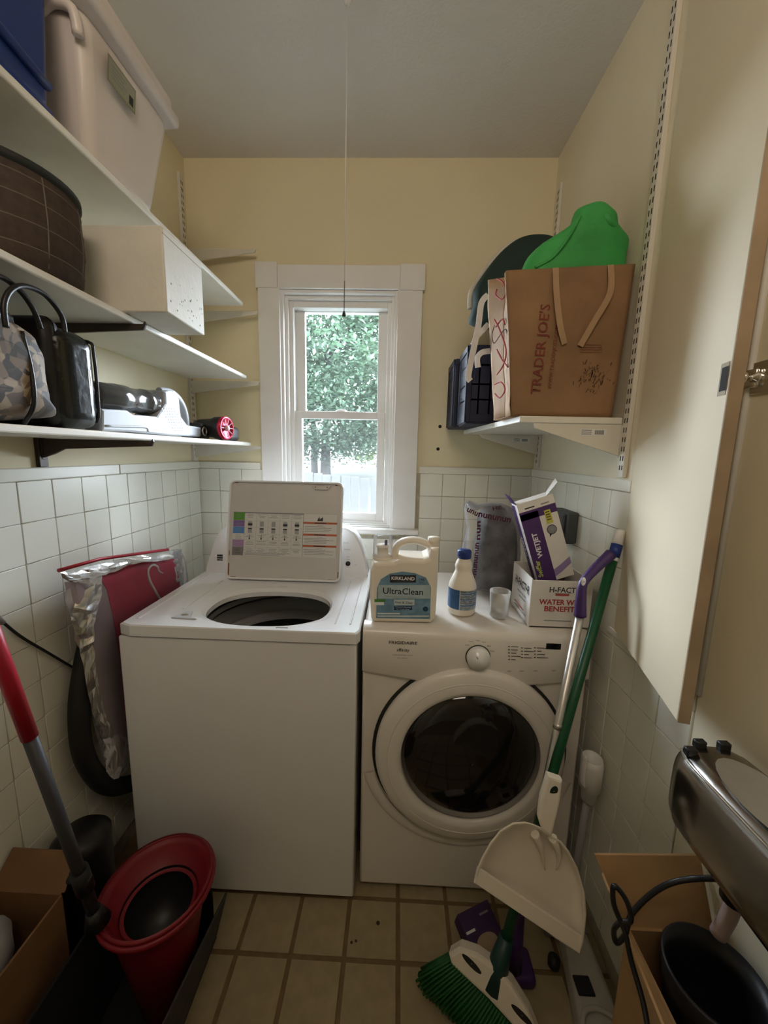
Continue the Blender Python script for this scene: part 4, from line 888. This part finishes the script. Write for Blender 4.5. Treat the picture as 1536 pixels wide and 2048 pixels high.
# ------------------------------------------------------------------ long-handled tools
g0, g1 = V((.603, 1.035, 1.185)), V((.305, .80, .20))
gd = (g1-g0).normalized()
t = thing('broom', 'green-handled push broom leaning in front of the dryer, bristles on the floor', 'broom', (.29, .77, 0))
MB().m(green).tube([g0+gd*.03, g1], .0125, n=14).build('handle', t)
MB().m(plw).tube([g0-gd*.045, g0-gd*.04, g0-gd*.0], lambda s: .010+.004*s, n=14).build('handle_tip', t)
MB().m(capblue).tube([g0-gd*.004, g0+gd*.032], .0145, n=14).build('blue_band', t)
MB().m(strap).tube([g0+gd*.03, g0+gd*.042], .0135, n=14).build('white_band', t)
MB().m(mat('dark_teal_plastic', (.012, .05, .05), .4)).tube([g1-gd*.02, g1+gd*.10], lambda s: .017+.014*s, n=14).build('socket', t)
hc = V((.278, .775, .118)); hx = V((.85, -.5, -.30)).normalized(); Mb = frame(hc, hx, (.1, .35, .9))
ol = [(-.115, -.02), (-.10, .012), (-.06, .034), (-.02, .042), (.03, .040), (.08, .022), (.125, -.01), (.13, -.03), (.0, -.026), (-.10, -.034)]
b = MB(Mb).m(plc); b.prism([(x, y, .02) for x, y in ol], (0, 0, -.04), .008, 2); b.build('broom_head', t)
for sx in (-.062, .07): MB(Mb).m(gapm).lathe([(.018, .0207), (.001, .0209)], (sx, .008, 0), n=16, sx=1.5, sy=.42).build('head_opening', t)
random.seed(11); b = MB(Mb).m(mat('green_bristle', (.012, .11, .025), .5, var=.3, scale=40))
for i in range(34):
    for j in range(6):
        x = -.105+.225*i/33; z = -.016+.032*j/5; ln = .105+random.uniform(-.006, .006)
        p0 = V((x, -.028, z)); p1 = V((x*1.30-.018, -.028-ln, z*1.5)); b.tube([p0, p0.lerp(p1, .5)+V((random.uniform(-.002, .002), 0, 0)), p1], lambda s: .0030, n=5)
tag(b.build('bristles', t), kind='stuff')
# spray mop
s0 = P(1161, 1225, y=.965); s1 = P(1078, 1640, y=.90); sd = (s1-s0).normalized(); s2 = s1+sd*.36
if s2.z < .1: s2 = s0+sd*((s0.z-.1)/-sd.z)
t = thing('spray_mop', 'spray mop with purple curved grip and silver pole leaning by the dryer', 'mop', (s2.x, s2.y, 0))
MB().m(alu).tube([s0, s1, s2], .0105, n=14).build('pole', t)
MB().m(purple).tube([P(1160, 1232, y=.965), P(1162, 1195, y=.968), P(1167, 1165, y=.975), P(1190, 1138, y=.99), P(1222, 1108, y=1.005)], lambda s: .0155-.004*math.sin(3*s), n=14, sm=6).build('grip', t)
MB().m(plw).lathe([(.006, 0), (.001, .003)], P(1167, 1163, y=.96), ax='y', n=14, sy=1.9).build('trigger', t)
MB().m(alu).tube([s0+sd*.30, s0+sd*.315], .0122, n=14).build('pole_joint', t)
MB().m(purple).tube([s2+V((0, 0, .12)), s2, s2+V((-.005, -.01, -.05))], lambda s: .02+.006*s, n=14).build('spray_housing', t)
MB().m(purple).box((s2.x-.02, s2.y-.03, .004), (s2.x+.06, s2.y+.05, .040), .014, 3).build('mop_head', t)
# dustpan, hanging on the broom handle
t = thing('dustpan', 'large white plastic dustpan clipped to the green broom handle', 'dustpan', (.3, .72, .45))
def yd(py): return .775-.085*(py-1555)/350
D = lambda px, py, dy=0: P(px, py, y=yd(py)+dy)
ol = [(1083, 1655), (1068, 1648), (1050, 1643), (1025, 1645), (1000, 1660), (980, 1685), (963, 1715), (952, 1742), (948, 1766), (1000, 1796), (1060, 1838), (1110, 1876), (1160, 1909), (1167, 1885), (1173, 1830), (1170, 1785), (1155, 1735), (1138, 1702), (1122, 1682), (1105, 1672)]
n = len(ol); cxm, cym = 1075, 1770
b = MB().m(plc)
rg = [[D(x, y, .030) for x, y in ol], [D(x, y, 0) for x, y in ol], [D(cxm+(x-cxm)*.965, cym+(y-cym)*.965, -.001) for x, y in ol], [D(cxm+(x-cxm)*.93, cym+(y-cym)*.93, .012) for x, y in ol], [D(cxm+(x-cxm)*.70, cym+(y-cym)*.70, .020) for x, y in ol], [D(cxm+(x-cxm)*.3, cym+(y-cym)*.3, .022) for x, y in ol]]
for k, r in enumerate(rg[1:], 1):     # the lip side has no rim
    for i in range(8, 13): r[i] = D(cxm+(ol[i][0]-cxm)*(1, .99, .965, .93, .70, .3)[k], cym+(ol[i][1]-cym)*(1, .99, .965, .93, .70, .3)[k], (0, .004, .004, .008, .020, .022)[k])
b.rings(rg, cap1=True); b.build('pan', t)
b = MB().m(plc); b.prism([D(948, 1767, .0), D(1160, 1910, .0), D(1167, 1876, .003), D(955, 1735, .003)], (0, .006, 0), .002, 1); b.build('lip', t)
grip = [(1084, 1660), (1078, 1640), (1083, 1600), (1097, 1553), (1126, 1563), (1120, 1610), (1110, 1650), (1104, 1678)]
b = MB().m(plc); b.prism([D(x, y, -.004) for x, y in grip], (0, .02, 0), .005, 2); b.build('grip', t)
MB(frame(D(1108, 1582, -.005), (1, 0, -.25), (0, 0, 1))).m(mat('dark_green_void', (.01, .025, .015), .7)).lathe([(.0085, 0), (.001, .0005)], n=20, sy=1.5).build('hanging_hole', t)
MB().m(plc).tube([D(1070, 1668, .006), D(1083, 1700, .010), D(1090, 1740, .020)], lambda s: .009*(1-s)+.001, n=10, sm=4).build('rib', t)
MB().m(plc).tube([D(1105, 1675, .006), D(1118, 1710, .010), D(1112, 1740, .020)], lambda s: .009*(1-s)+.001, n=10, sm=4).build('rib', t)
# white mop with tube socket
hp = P(1182, 1560, y=1.0)
t = thing('flat_mop', 'white plastic mop sleeve standing on a grey pole against the right wall', 'mop', (hp.x-.01, 1.0, 0))
c = V((hp.x, hp.y, 0)); ztp = P(1182, 1515, y=1.0).z; zbt = P(1182, 1605, y=1.0).z
MB().m(plw).lathe([(.008, zbt), (.022, zbt+.012), (.026, zbt+.05), (.033, zbt+.055), (.034, ztp-.02), (.030, ztp), (.026, ztp), (.025, ztp-.05), (.001, ztp-.06)], (c.x-.002, c.y, 0), n=28, sx=.85).build('sleeve', t)
MB().m(plw).tube([(c.x-.030, c.y-.01, ztp+.018), (c.x-.032, c.y-.012, ztp-.03), (c.x-.028, c.y-.012, ztp-.08)], .006, n=8, sm=4, flat=2).build('clip', t)
MB().m(grey).tube([(c.x-.004, c.y, zbt+.02), (c.x-.03, c.y-.02, .05)], .010, n=12).build('pole', t)
MB().m(grey).box((c.x-.11, c.y-.05, .003), (c.x+.02, c.y+.02, .03), .008, 2).build('mop_base', t)
# purple carton on floor
p = P(955, 1895, z=.0)
t = thing('small_purple_carton', 'small purple carton with a tan oval lying behind the broom head', 'box', (p.x, p.y, 0))
Mq = frame((p.x+.015, p.y, .052), (1, .45, .0), (-.2, .8, .25))
MB(Mq).m(mat('dark_purple_card', (.05, .018, .09), .5, var=.2, scale=15)).box((-.055, -.05, -.045), (.055, .06, 0), .002, 1).build('carton_body', t)
MB(Mq).m(mat('tan_print', (.38, .27, .18), .6)).lathe([(.034, .0005), (.001, .0008)], (.0, -.02, 0), n=24, sy=.6).build('tan_oval', t)
rects(Mq, [(-.05, .012, -.02, .018, inkw, 2), (.01, .035, .04, .04, inkg, 2)]).build('print', t)
# steam mop head on floor
t = thing('floor_cleaner_head', 'grey-white floor cleaner head with a black square on the floor', 'vacuum part', (.525, .85, 0))
fw = mat('aged_white_plastic', (.50, .47, .42), .5, var=.12, scale=14)
b = MB().m(fw).hexa([(.46, .66, .002), (.60, .66, .002), (.60, .95, .002), (.515, .95, .002), (.468, .665, .055), (.592, .665, .055), (.592, .94, .05), (.525, .94, .05)], .012, 3); b.build('housing', t)
MB().m(blk).box((.505, .80, .05), (.548, .84, .056), .002, 1).build('black_square', t)
MB().m(fw).tube([(.48, .72, .055), (.50, .765, .06), (.54, .775, .06), (.58, .76, .056)], .006, n=8, sm=4).build('raised_arch', t)
MB().m(blk).lathe([(.03, .04), (.028, .062), (.001, .064)], (.53, .715, 0), n=20).build('black_wheel', t)
MB().m(blk).lathe([(.016, 0), (.016, .02), (.001, .022)], (.475, .88, .02), n=16).build('side_knob', t)
# ------------------------------------------------------------------ mixer in the box, lower right
BX0, BX1, BY0, BY1, BZ = .452, .612, .28, .605, .555
t = thing('cardboard_box', 'open brown cardboard box with raised flaps in the lower right corner', 'box', ((BX0+BX1)/2, .45, 0))
MB().m(card).box((BX0, BY0, .002), (BX0+.005, BY1, BZ)).build('side_panel', t); MB().m(card).box((BX1-.005, BY0, .002), (BX1, BY1, BZ)).build('side_panel', t)
MB().m(card).box((BX0+.005, BY1-.005, .002), (BX1-.005, BY1, BZ)).build('end_panel', t); MB().m(card).box((BX0+.005, BY0, .002), (BX1-.005, BY0+.005, BZ)).build('end_panel', t)
MB().m(card).box((BX0+.005, BY0+.005, .002), (BX1-.005, BY1-.005, .008)).build('box_floor', t)
MB().m(card).box((BX0+.006, BY0+.006, .37), (BX1-.006, BY1-.006, .376)).build('inner_tray', t)
fa, fb = P(1190, 1710, z=.655), P(1412, 1712, z=.655); fb.x = min(fb.x, NX-.006)
b = MB().m(card); b.hexa([(BX0-.004, BY1, BZ), (BX1, BY1, BZ), (BX1, BY1+.004, BZ), (BX0-.004, BY1+.004, BZ), fa, fb, fb+V((0, .004, 0)), fa+V((0, .004, 0))]); b.build('flap', t)
b = MB().m(card); b.prism([(BX0, BY1, BZ), (BX0, BY0, BZ), (BX0-.045, BY0+.02, BZ+.03), fa+V((.01, -.015, -.02))], (-.003, 0, -.003)); b.build('flap', t)
# bowl
bc = (.533, .512, 0)
t = thing('mixer', 'vintage chrome stand mixer over a black bowl inside the cardboard box', 'mixer', (.52, .5, .377))
MB().m(blk).lathe([(.02, .378), (.03, .385), (.055, .46), (.066, .56), (.072, .603), (.068, .606), (.062, .56), (.05, .46), (.001, .40)], bc, n=40).build('bowl', t)
e0 = P(1392, 1555, z=.90); 
mch = mat('dull_chrome', (.36, .34, .32), .2, 1, var=.1, scale=8)
Mx = frame(V((.532, .605, .893)), V((0, -1, 0)), (0, 0, 1))
# body: long rounded housing along local +x, local y up, local z sideways
def section(x, wz, h0, h1, r=.4, n=28):
    out = []
    for k in range(n):
        a = 2*math.pi*k/n; ca, sa = math.cos(a), math.sin(a); e_ = .5
        out.append((x, (h0+h1)/2+(h1-h0)/2*math.copysign(abs(sa)**e_, sa), wz*math.copysign(abs(ca)**e_, ca)))
    return out
MB(Mx).m(mch).rings([section(-.004, .014, -.050, .030), section(.0, .034, -.072, .044), section(.012, .050, -.084, .053), section(.035, .060, -.088, .058), section(.09, .064, -.088, .060), section(.25, .064, -.088, .060), section(.36, .06, -.08, .058), section(.39, .04, -.05, .04)], cap0=True, cap1=True).build('motor_housing', t)
MB(Mx).m(chrome).tube([(.002, .035, .022), (.014, .0475, .042), (.05, .0525, .0555), (.12, .0535, .058), (.34, .053, .057)], .0022, n=8, sm=3).build('trim_line', t)
for lx_, lz_ in ((.030, .040), (.012, .012), (.014, -.026)):
    MB(Mx).m(blk).box((lx_-.006, .050, lz_-.009), (lx_+.006, .064, lz_+.009), .002, 1).build('rubber_foot', t)
b = MB(Mx).m(alu); b.f([b.v((.13+.085*math.cos(k*math.pi/12), .0606, .045*math.sin(k*math.pi/12))) for k in range(24)]); b.build('top_badge', t)
hb = V((.532, .505, .808))
MB().m(blk).tube([hb, hb-V((0, 0, .05))], .018, n=16).build('drive_hub', t)
hook0 = hb-V((0, 0, .045))
MB().m(mat('grey_pink_rubber', (.35, .26, .24), .5)).tube([hook0, hook0+V((-.003, .0, -.03)), hook0+V((-.010, .004, -.075))], .011, n=14, sm=4).build('beater', t)
MB().m(chrome).tube([(.57, .45, .82), (.58, .42, .70), (.585, .38, .60)], .004, n=8).build('stay_rod', t)
MB().m(dgrey).box((.51, .295, .379), (.575, .345, .83), .012, 2).build('stand_column', t)
MB().m(dgrey).box((.50, .295, .377), (.59, .59, .384), .003, 1).build('stand_base', t)
# cord
t = tag(MB().m(blk).tube([P(1470, 1760, y=.50), P(1400, 1757, y=.54), P(1345, 1765, y=.55), P(1300, 1790, y=.56), P(1262, 1830, y=.56), P(1250, 1870, y=.55), P(1232, 1885, y=.55), P(1228, 1860, y=.55), P(1240, 1845, y=.545), P(1262, 1840, y=.54), P(1252, 1800, y=.545), P(1228, 1772, y=.55), P(1228, 1810, y=.55), P(1250, 1865, y=.54), P(1262, 1920, y=.53), P(1285, 2000, y=.50), P(1300, 2080, y=.47)], .0042, n=8, sm=6).build('power_cord'), 'black power cord looped over the cardboard box below the mixer', 'cord')
# ------------------------------------------------------------------ left floor things
# ironing board in film
t = thing('wrapped_ironing_board', 'red panel with white crane mark in crinkled clear film, between wall and washer', 'board', (-.86, 1.2, .45))
xf = -.842
def Q(px, py, dx=0): return P(px, py, x=xf+dx)
pol = [(148, 1165), (330, 1108), (350, 1118), (362, 1180), (330, 1300), (300, 1480), (262, 1505), (225, 1490), (205, 1440), (180, 1300), (160, 1220)]
po = [Q(*p_) for p_ in pol]
b = MB().m(mat('lilac_cloth', (.42, .34, .37), .6, var=.1, scale=8, bump=.3, bscale=20)); b.prism([p_-V((.03, 0, 0)) for p_ in po], (.029, 0, 0), .004, 1); b.build('board', t)
rp = [(200, 1133), (260, 1118), (335, 1106), (352, 1120), (362, 1180), (330, 1300), (300, 1420), (252, 1440), (243, 1330), (228, 1240), (215, 1180), (203, 1160)]
b = MB().m(redc); b.prism([Q(x, y, .001) for x, y in rp], (-.002, 0, 0)); b.build('red_cover', t)
b = MB().m(red); b.tube([Q(117, 1141, -.02), Q(200, 1118, -.015), Q(336, 1099, -.015)], .005, n=8); b.build('red_edge', t)
cr = [(1088, 222), (1062, 206), (1052, 178), (1022, 166), (998, 182), (988, 215), (1000, 270), (1028, 325), (1062, 385), (1090, 420)]
b = MB().m(inkw); b.tube([Q(x/3.339, 1080+y/3.339, .003) for x, y in cr], lambda s: .0018+.0022*min(1, s*3), n=8, sm=5, flat=1); b.build('crane_mark', t)
MB().m(inkw).box(Q(243, 1334, .001), Q(243, 1334, .001)+V((.001, .012, -.012))).build('white_mark', t)
# film: crumpled ribbons round the edge
def crumple(pts_in, pts_out, dx0, dx1, nm, mt, jit=.008, n=5, sm=6):
    a = smoothpath([Q(x, y, dx0) for x, y in pts_in], sm); c = smoothpath([Q(x, y, dx1) for x, y in pts_out], sm); b = MB().m(mt)
    G = []
    for i in range(len(a)): G.append([b.v(a[i].lerp(c[i], j/n)+noise.noise_vector(a[i].lerp(c[i], j/n)*45)*jit*(.4 if j in (0,) else 1)+V((.006*math.sin(math.pi*j/n), 0, 0))) for j in range(n+1)])
    for r0, r1 in zip(G, G[1:]):
        for j in range(n): b.f([r0[j], r0[j+1], r1[j+1], r1[j]], False)
    o = b.build(nm, t); return o
crumple([(203, 1137), (204, 1180), (190, 1240), (188, 1300), (206, 1400), (226, 1470)], [(117, 1148), (150, 1180), (145, 1240), (165, 1330), (190, 1440), (208, 1500)], .012, -.012, 'film_edge', silverf, .010)
crumple([(120, 1146), (200, 1128), (270, 1112), (340, 1104)], [(150, 1165), (210, 1150), (270, 1128), (345, 1118)], .0, .012, 'film_edge', silverf, .006)
crumple([(338, 1104), (345, 1130), (352, 1165)], [(362, 1100), (366, 1125), (362, 1160)], .0, -.01, 'film_edge', silverf, .010)
crumple([(205, 1480), (235, 1470), (262, 1480)], [(208, 1520), (228, 1560), (262, 1530)], .008, -.004, 'film_edge', wrap, .010)
fo = [(150, 1165), (330, 1104), (362, 1108), (368, 1180), (330, 1330), (300, 1500), (250, 1535), (212, 1530), (188, 1440), (165, 1320), (145, 1240)]
b = MB().m(wrap); b.inflate([Q(x, y, -.015) for x, y in fo], (.030, 0, 0), n=6, both=False, pw=.12, jit=.005); b.build('clear_film', t)
# black hose
t = tag(MB().m(mat('black_rubber', (.010, .010, .011), .6, var=.2, scale=30)).tube([P(185, 1250, x=-.885), P(168, 1330, x=-.885), P(158, 1420, x=-.885), P(168, 1510, x=-.88), P(205, 1565, x=-.87), P(250, 1570, x=-.855), P(300, 1540, x=-.84), P(330, 1450, x=-.85)], .026, n=16, sm=6).build('drain_hose'), 'thick black hose looping down behind the wrapped red panel', 'hose')
tag(MB().m(blk).tube([P(-40, 1215, x=-.925), P(0, 1240, x=-.925), P(40, 1272, x=-.92), P(90, 1302, x=-.918), P(150, 1337, x=-.91), P(180, 1350, x=-.905)], .0035, n=8, sm=6).build('power_cord'), 'thin black cord running along the left tiled wall', 'cord')
MB().m(grey).tube([P(-12, 1228, x=-.924), P(6, 1246, x=-.924)], .006, n=10).build('cord_sleeve', bpy.data.objects['power_cord.001'] if 'power_cord.001' in bpy.data.objects else None)
# mop, left
m0, m1 = P(-45, 1190, y=.60), P(192, 1835, y=.68); md = (m1-m0).normalized()
mj = P(32, 1472, y=.635)
mj = m0+md*((mj-m0).dot(md))
t = thing('mop', 'mop with a red grip and dark grey pole at the left edge', 'mop', (m1.x, m1.y, .4))
MB().m(red).tube([m0, mj], .0135, n=14).build('red_grip', t)
me_ = m1+md*.015
MB().m(mat('slate_pole', (.035, .033, .037), .5)).tube([mj, me_], .0118, n=14).build('pole', t)
pq = m0+md*((P(132, 1770, y=.66)-m0).dot(md))
MB().m(blk).tube([pq-md*.03, pq+md*.03], .017, n=14).build('clamp', t)
MB().m(blk).tube([pq+V((-.03, 0, 0)), pq+V((.02, 0, 0))], .008, n=10).build('clamp_lever', t)
MB().m(blk).tube([me_-md*.04, me_], lambda s: .014+.012*s, n=14).build('mop_socket', t)
# bin + red bucket
bl_ = mat('black_canvas', (.012, .012, .014), .85, var=.2, scale=30)
t = thing('storage_bin', 'black open bin on the floor holding the red bucket', 'bin', (-.575, .66, 0))
zb = .285; bx0, bx1, by0, by1 = -.705, -.44, .38, .905
def binwall(a, c, nm, mt):
    a = V(a); c = V(c); d_ = (c-a).normalized(); n_ = V((-d_.y, d_.x, 0))*.006
    MB().m(mt).hexa([a, c, c+n_, a+n_, a+V((0, 0, zb)), c+V((0, 0, zb)), c+n_+V((0, 0, zb)), a+n_+V((0, 0, zb))], .002, 1).build(nm, t)
gf = mat('charcoal_canvas', (.055, .05, .047), .85, var=.15, scale=60, bump=.3, bscale=200)
binwall((bx0, by0, .004), (bx1-.055, by0, .004), 'bin_wall', bl_); MB().m(gf).hexa([(bx1-.058, by0, .004), (bx1-.052, by0, .004), (bx1-.052, by1, .004), (bx1-.058, by1, .004), (bx1-.018, by0, zb+.005), (bx1-.012, by0, zb+.005), (bx1-.012, by1, zb-.12), (bx1-.018, by1, zb-.12)], .002, 1).build('bin_wall', t); MB().m(bl_).box((bx0, by1-.006, .004), (bx1-.055, by1, zb-.12), .002, 1).build('bin_wall', t); binwall((bx0, by1, .004), (bx0, by0, .004), 'bin_wall', bl_)
MB().m(bl_).box((bx0, by0, .001), (bx1-.052, by1, .006)).build('bin_floor', t)
kc = (-.560, .775)
dred = mat('deep_red_plastic', (.20, .006, .014), .45, var=.1, scale=10)
t = thing('bucket', 'deep red mop bucket with a dark wringer insert beside the washer', 'bucket', (kc[0], kc[1], .007))
MB().m(dred).lathe([(.001, .008), (.052, .008), (.056, .015), (.100, .29), (.112, .335), (.128, .345), (.130, .354), (.126, .358), (.116, .355), (.106, .345), (.086, .300), (.075, .298)], (kc[0], kc[1], 0), n=48).build('bucket_body', t)
MB().m(blk).lathe([(.085, .306), (.080, .285), (.070, .20), (.001, .19)], (kc[0], kc[1], 0), n=40).build('wringer_basket', t)
MB().m(dred).lathe([(.118, .366), (.122, .364), (.124, .36), (.120, .357)], (kc[0], kc[1], 0), n=48).build('rim_bead', t)
# box at left edge
t = thing('cardboard_box', 'brown cardboard box with a white plastic bag, in the lower left corner', 'box', (-.83, .55, 0))
card2 = mat('dark_brown_cardboard', (.22, .115, .05), .8, var=.15, scale=12)
cx0, cx1, cy0, cy1, cz = -.928, -.752, .28, .725, .385
for lo, hi in (((cx0, cy0, .002), (cx0+.005, cy1, cz)), ((cx1-.005, cy0, .002), (cx1, cy1, cz)), ((cx0, cy1-.005, .002), (cx1, cy1, cz)), ((cx0, cy0, .002), (cx1, cy0+.005, cz)), ((cx0, cy0, .002), (cx1, cy1, .008))): MB().m(card2).box(lo, hi).build('side_panel', t)
MB().m(card2).hexa([(cx0, cy1, cz), (cx1, cy1, cz), (cx1, cy1+.004, cz), (cx0, cy1+.004, cz), (cx0+.005, cy1+.05, cz+.05), (cx1-.01, cy1+.05, cz+.05), (cx1-.01, cy1+.054, cz+.05), (cx0+.005, cy1+.054, cz+.05)]).build('flap', t)
tag(MB().m(mat('crumpled_white_film', (.50, .52, .56), .4, var=.2, scale=14, bump=.8, bscale=30)).inflate([(-.855+.055*math.cos(k*math.pi/8), .56+.13*math.sin(k*math.pi/8), .335) for k in range(16)], (0, 0, .09), n=6, pw=.5, jit=.015, back=(0, 0, -.1)).build('plastic_bag'), 'crumpled pale plastic bag stuffed in the lower left cardboard box', 'bag')
t = thing('canister', 'black round canister behind the lower left cardboard box', 'canister', (-.835, .87, 0))
MB().m(blk).lathe([(.001, .002), (.062, .002), (.066, .02), (.067, .33), (.06, .355)], (-.835, .87, 0), n=36).build('canister_body', t)
MB().m(blk).lathe([(.069, .345), (.069, .362), (.05, .382), (.02, .388), (.001, .389)], (-.835, .87, 0), n=36).build('lid', t)
# ------------------------------------------------------------------ outdoors
gm = mat('lawn_grass', (.0105, .014, .0035), .9, var=.3, scale=1.2)
b = MB().m(gm); rows = [(2.2, -.9), (4.7, -.9), (6.5, -.3), (14, .45), (20, .55), (60, .62), (90, .9)]
b.rings([[(-60, y, z), (60, y, z)] for y, z in rows], close=False, smooth=True); tag(struct(b.build('lawn')), None)
fwood = mat('weathered_fence_board', (.0125, .0125, .013), .8, var=.25, scale=6)
t = thing('picket_fence', 'weathered pale board fence outside the window', 'fence', (-.6, 4.9, -.9))
pb = MB().m(fwood).box((-.054, -.010, 0), (.054, .010, 2.0), .003, 1).build('fence_board', t); pm_ = pb.data
zl, zr = P(610, 944, y=4.9).z, P(757, 958, y=4.9).z; xl, xr = P(610, 944, y=4.9).x, P(757, 958, y=4.9).x
bpy.data.objects.remove(pb); ORG.pop('fence_board', None)
for v in pm_.vertices: v.co += V((.6, -4.9, .9))*(-1)*0
for k in range(34):
    x = -2.6+.122*k; o = bpy.data.objects.new('fence_board', pm_); C.objects.link(o); o.parent = t
    zt = zl+(zr-zl)*(x-xl)/(xr-xl)+random.uniform(-.012, .012)
    o.location = (x+.6 - ( .0), 0, zt-2.0+.9); o.rotation_euler = (0, random.uniform(-.006, .006), 0)
for v in pm_.vertices: v.co -= V((.6, -4.9, .9)) if False else V((0, 0, 0))
# undo the build shift (board mesh was written relative to the fence's base)
for v in pm_.vertices: v.co += V((-.6, 4.9, -.9))
MB().m(fwood).box((-2.66, 4.915, .1), (1.5, 4.945, .2)).build('fence_rail', t)
leafA = mat('maple_leaf', (.046, .074, .048), .55, var=.45, scale=3); leafB = mat('yellow_green_leaf', (.075, .095, .02), .55, var=.4, scale=2)  # leafB: yellow-green leaf colour of the two rear trees
for lm in (leafA, leafB):
    nt = lm.node_tree; pr = nt.nodes['Principled BSDF']; out = nt.nodes['Material Output']; tl_ = nt.nodes.new('ShaderNodeBsdfTranslucent'); tl_.inputs[0].default_value = (.035, .07, .035, 1) if lm is leafA else (.10, .12, .02, 1)
    mx = nt.nodes.new('ShaderNodeMixShader'); mx.inputs[0].default_value = .35; nt.links.new(pr.outputs[0], mx.inputs[1]); nt.links.new(tl_.outputs[0], mx.inputs[2]); nt.links.new(mx.outputs[0], out.inputs[0])
bark = mat('tree_bark', (.022, .02, .018), .9, var=.3, scale=4)
def tree(label, x, y, z, h, rad, n, lm, sz, trunks, low=.2, seed=1):
    random.seed(seed); t = thing('tree', label, 'tree', (x, y, z))
    b = MB().m(bark)
    for dx, r in trunks:
        b.tube([(x+dx, y, z-.2), (x+dx*1.1, y, z+h*.18), (x+dx*1.7, y+.1, z+h*.4), (x+dx*2.6, y, z+h*.72)], lambda s, r=r: r*(1-.7*s), n=10, sm=3)
        for k in range(6):
            a = random.uniform(0, 6.28); z0_ = z+h*random.uniform(.2, .5); p0 = V((x+dx*1.5, y, z0_)); b.tube([p0, p0+V((math.cos(a)*rad*.35, math.sin(a)*rad*.3, h*.1)), p0+V((math.cos(a)*rad*.75, math.sin(a)*rad*.6, h*.18))], lambda s, r=r: r*.35*(1-.8*s), n=6, sm=3)
    b.build('trunk', t)
    vs_, fs, k = [], [], 0
    clumps = [(random.uniform(0, 6.283), random.uniform(low, 1), random.random()**.5) for _ in range(max(40, n//170))]
    for i in range(n):
        a, hz, rr_2 = random.choice(clumps); env = math.sin(min(1, (hz-low)/(1-low)*.92+.08)*math.pi)**.5
        c = V((x+math.cos(a)*rad*rr_2*env, y+math.sin(a)*rad*rr_2*env, z+h*hz))+V((random.gauss(0, .38), random.gauss(0, .38), random.gauss(0, .26)))
        u = V((random.gauss(0, 1), random.gauss(0, 1), random.gauss(0, .5))).normalized(); w_ = u.cross(V((random.gauss(0, .4), random.gauss(0, .4), 1))).normalized()
        s_ = sz*random.uniform(.6, 1.3); vs_ += [c-u*s_, c-w_*s_*.6, c+u*s_, c+w_*s_*.6]; fs.append((k, k+1, k+2, k+3)); k += 4
    me = bpy.data.meshes.new('foliage'); me.from_pydata([v-V((x, y, z)) for v in vs_], [], fs); me.materials.append(lm)
    o = bpy.data.objects.new('foliage', me); C.objects.link(o); o.parent = t; tag(o, kind='stuff')
gx = lambda px, y: P(px, 900, y=y).x
tree('big leafy tree with a forked trunk filling the window view', gx(640, 15), 15, .5, 9.0, 4.6, 110000, leafA, .080, ((-.22, .15), (.22, .22)), low=.11, seed=4)
tree('yellow-green tree behind the big tree, right side', gx(760, 24), 24, .55, 9.5, 4.0, 12000, leafB, .14, ((0, .25),), low=.06, seed=6)
tree('yellow-green tree behind the big tree, left side', gx(560, 34), 34, .55, 6.0, 4.0, 9000, leafB, .14, ((0, .25),), low=.08, seed=8)
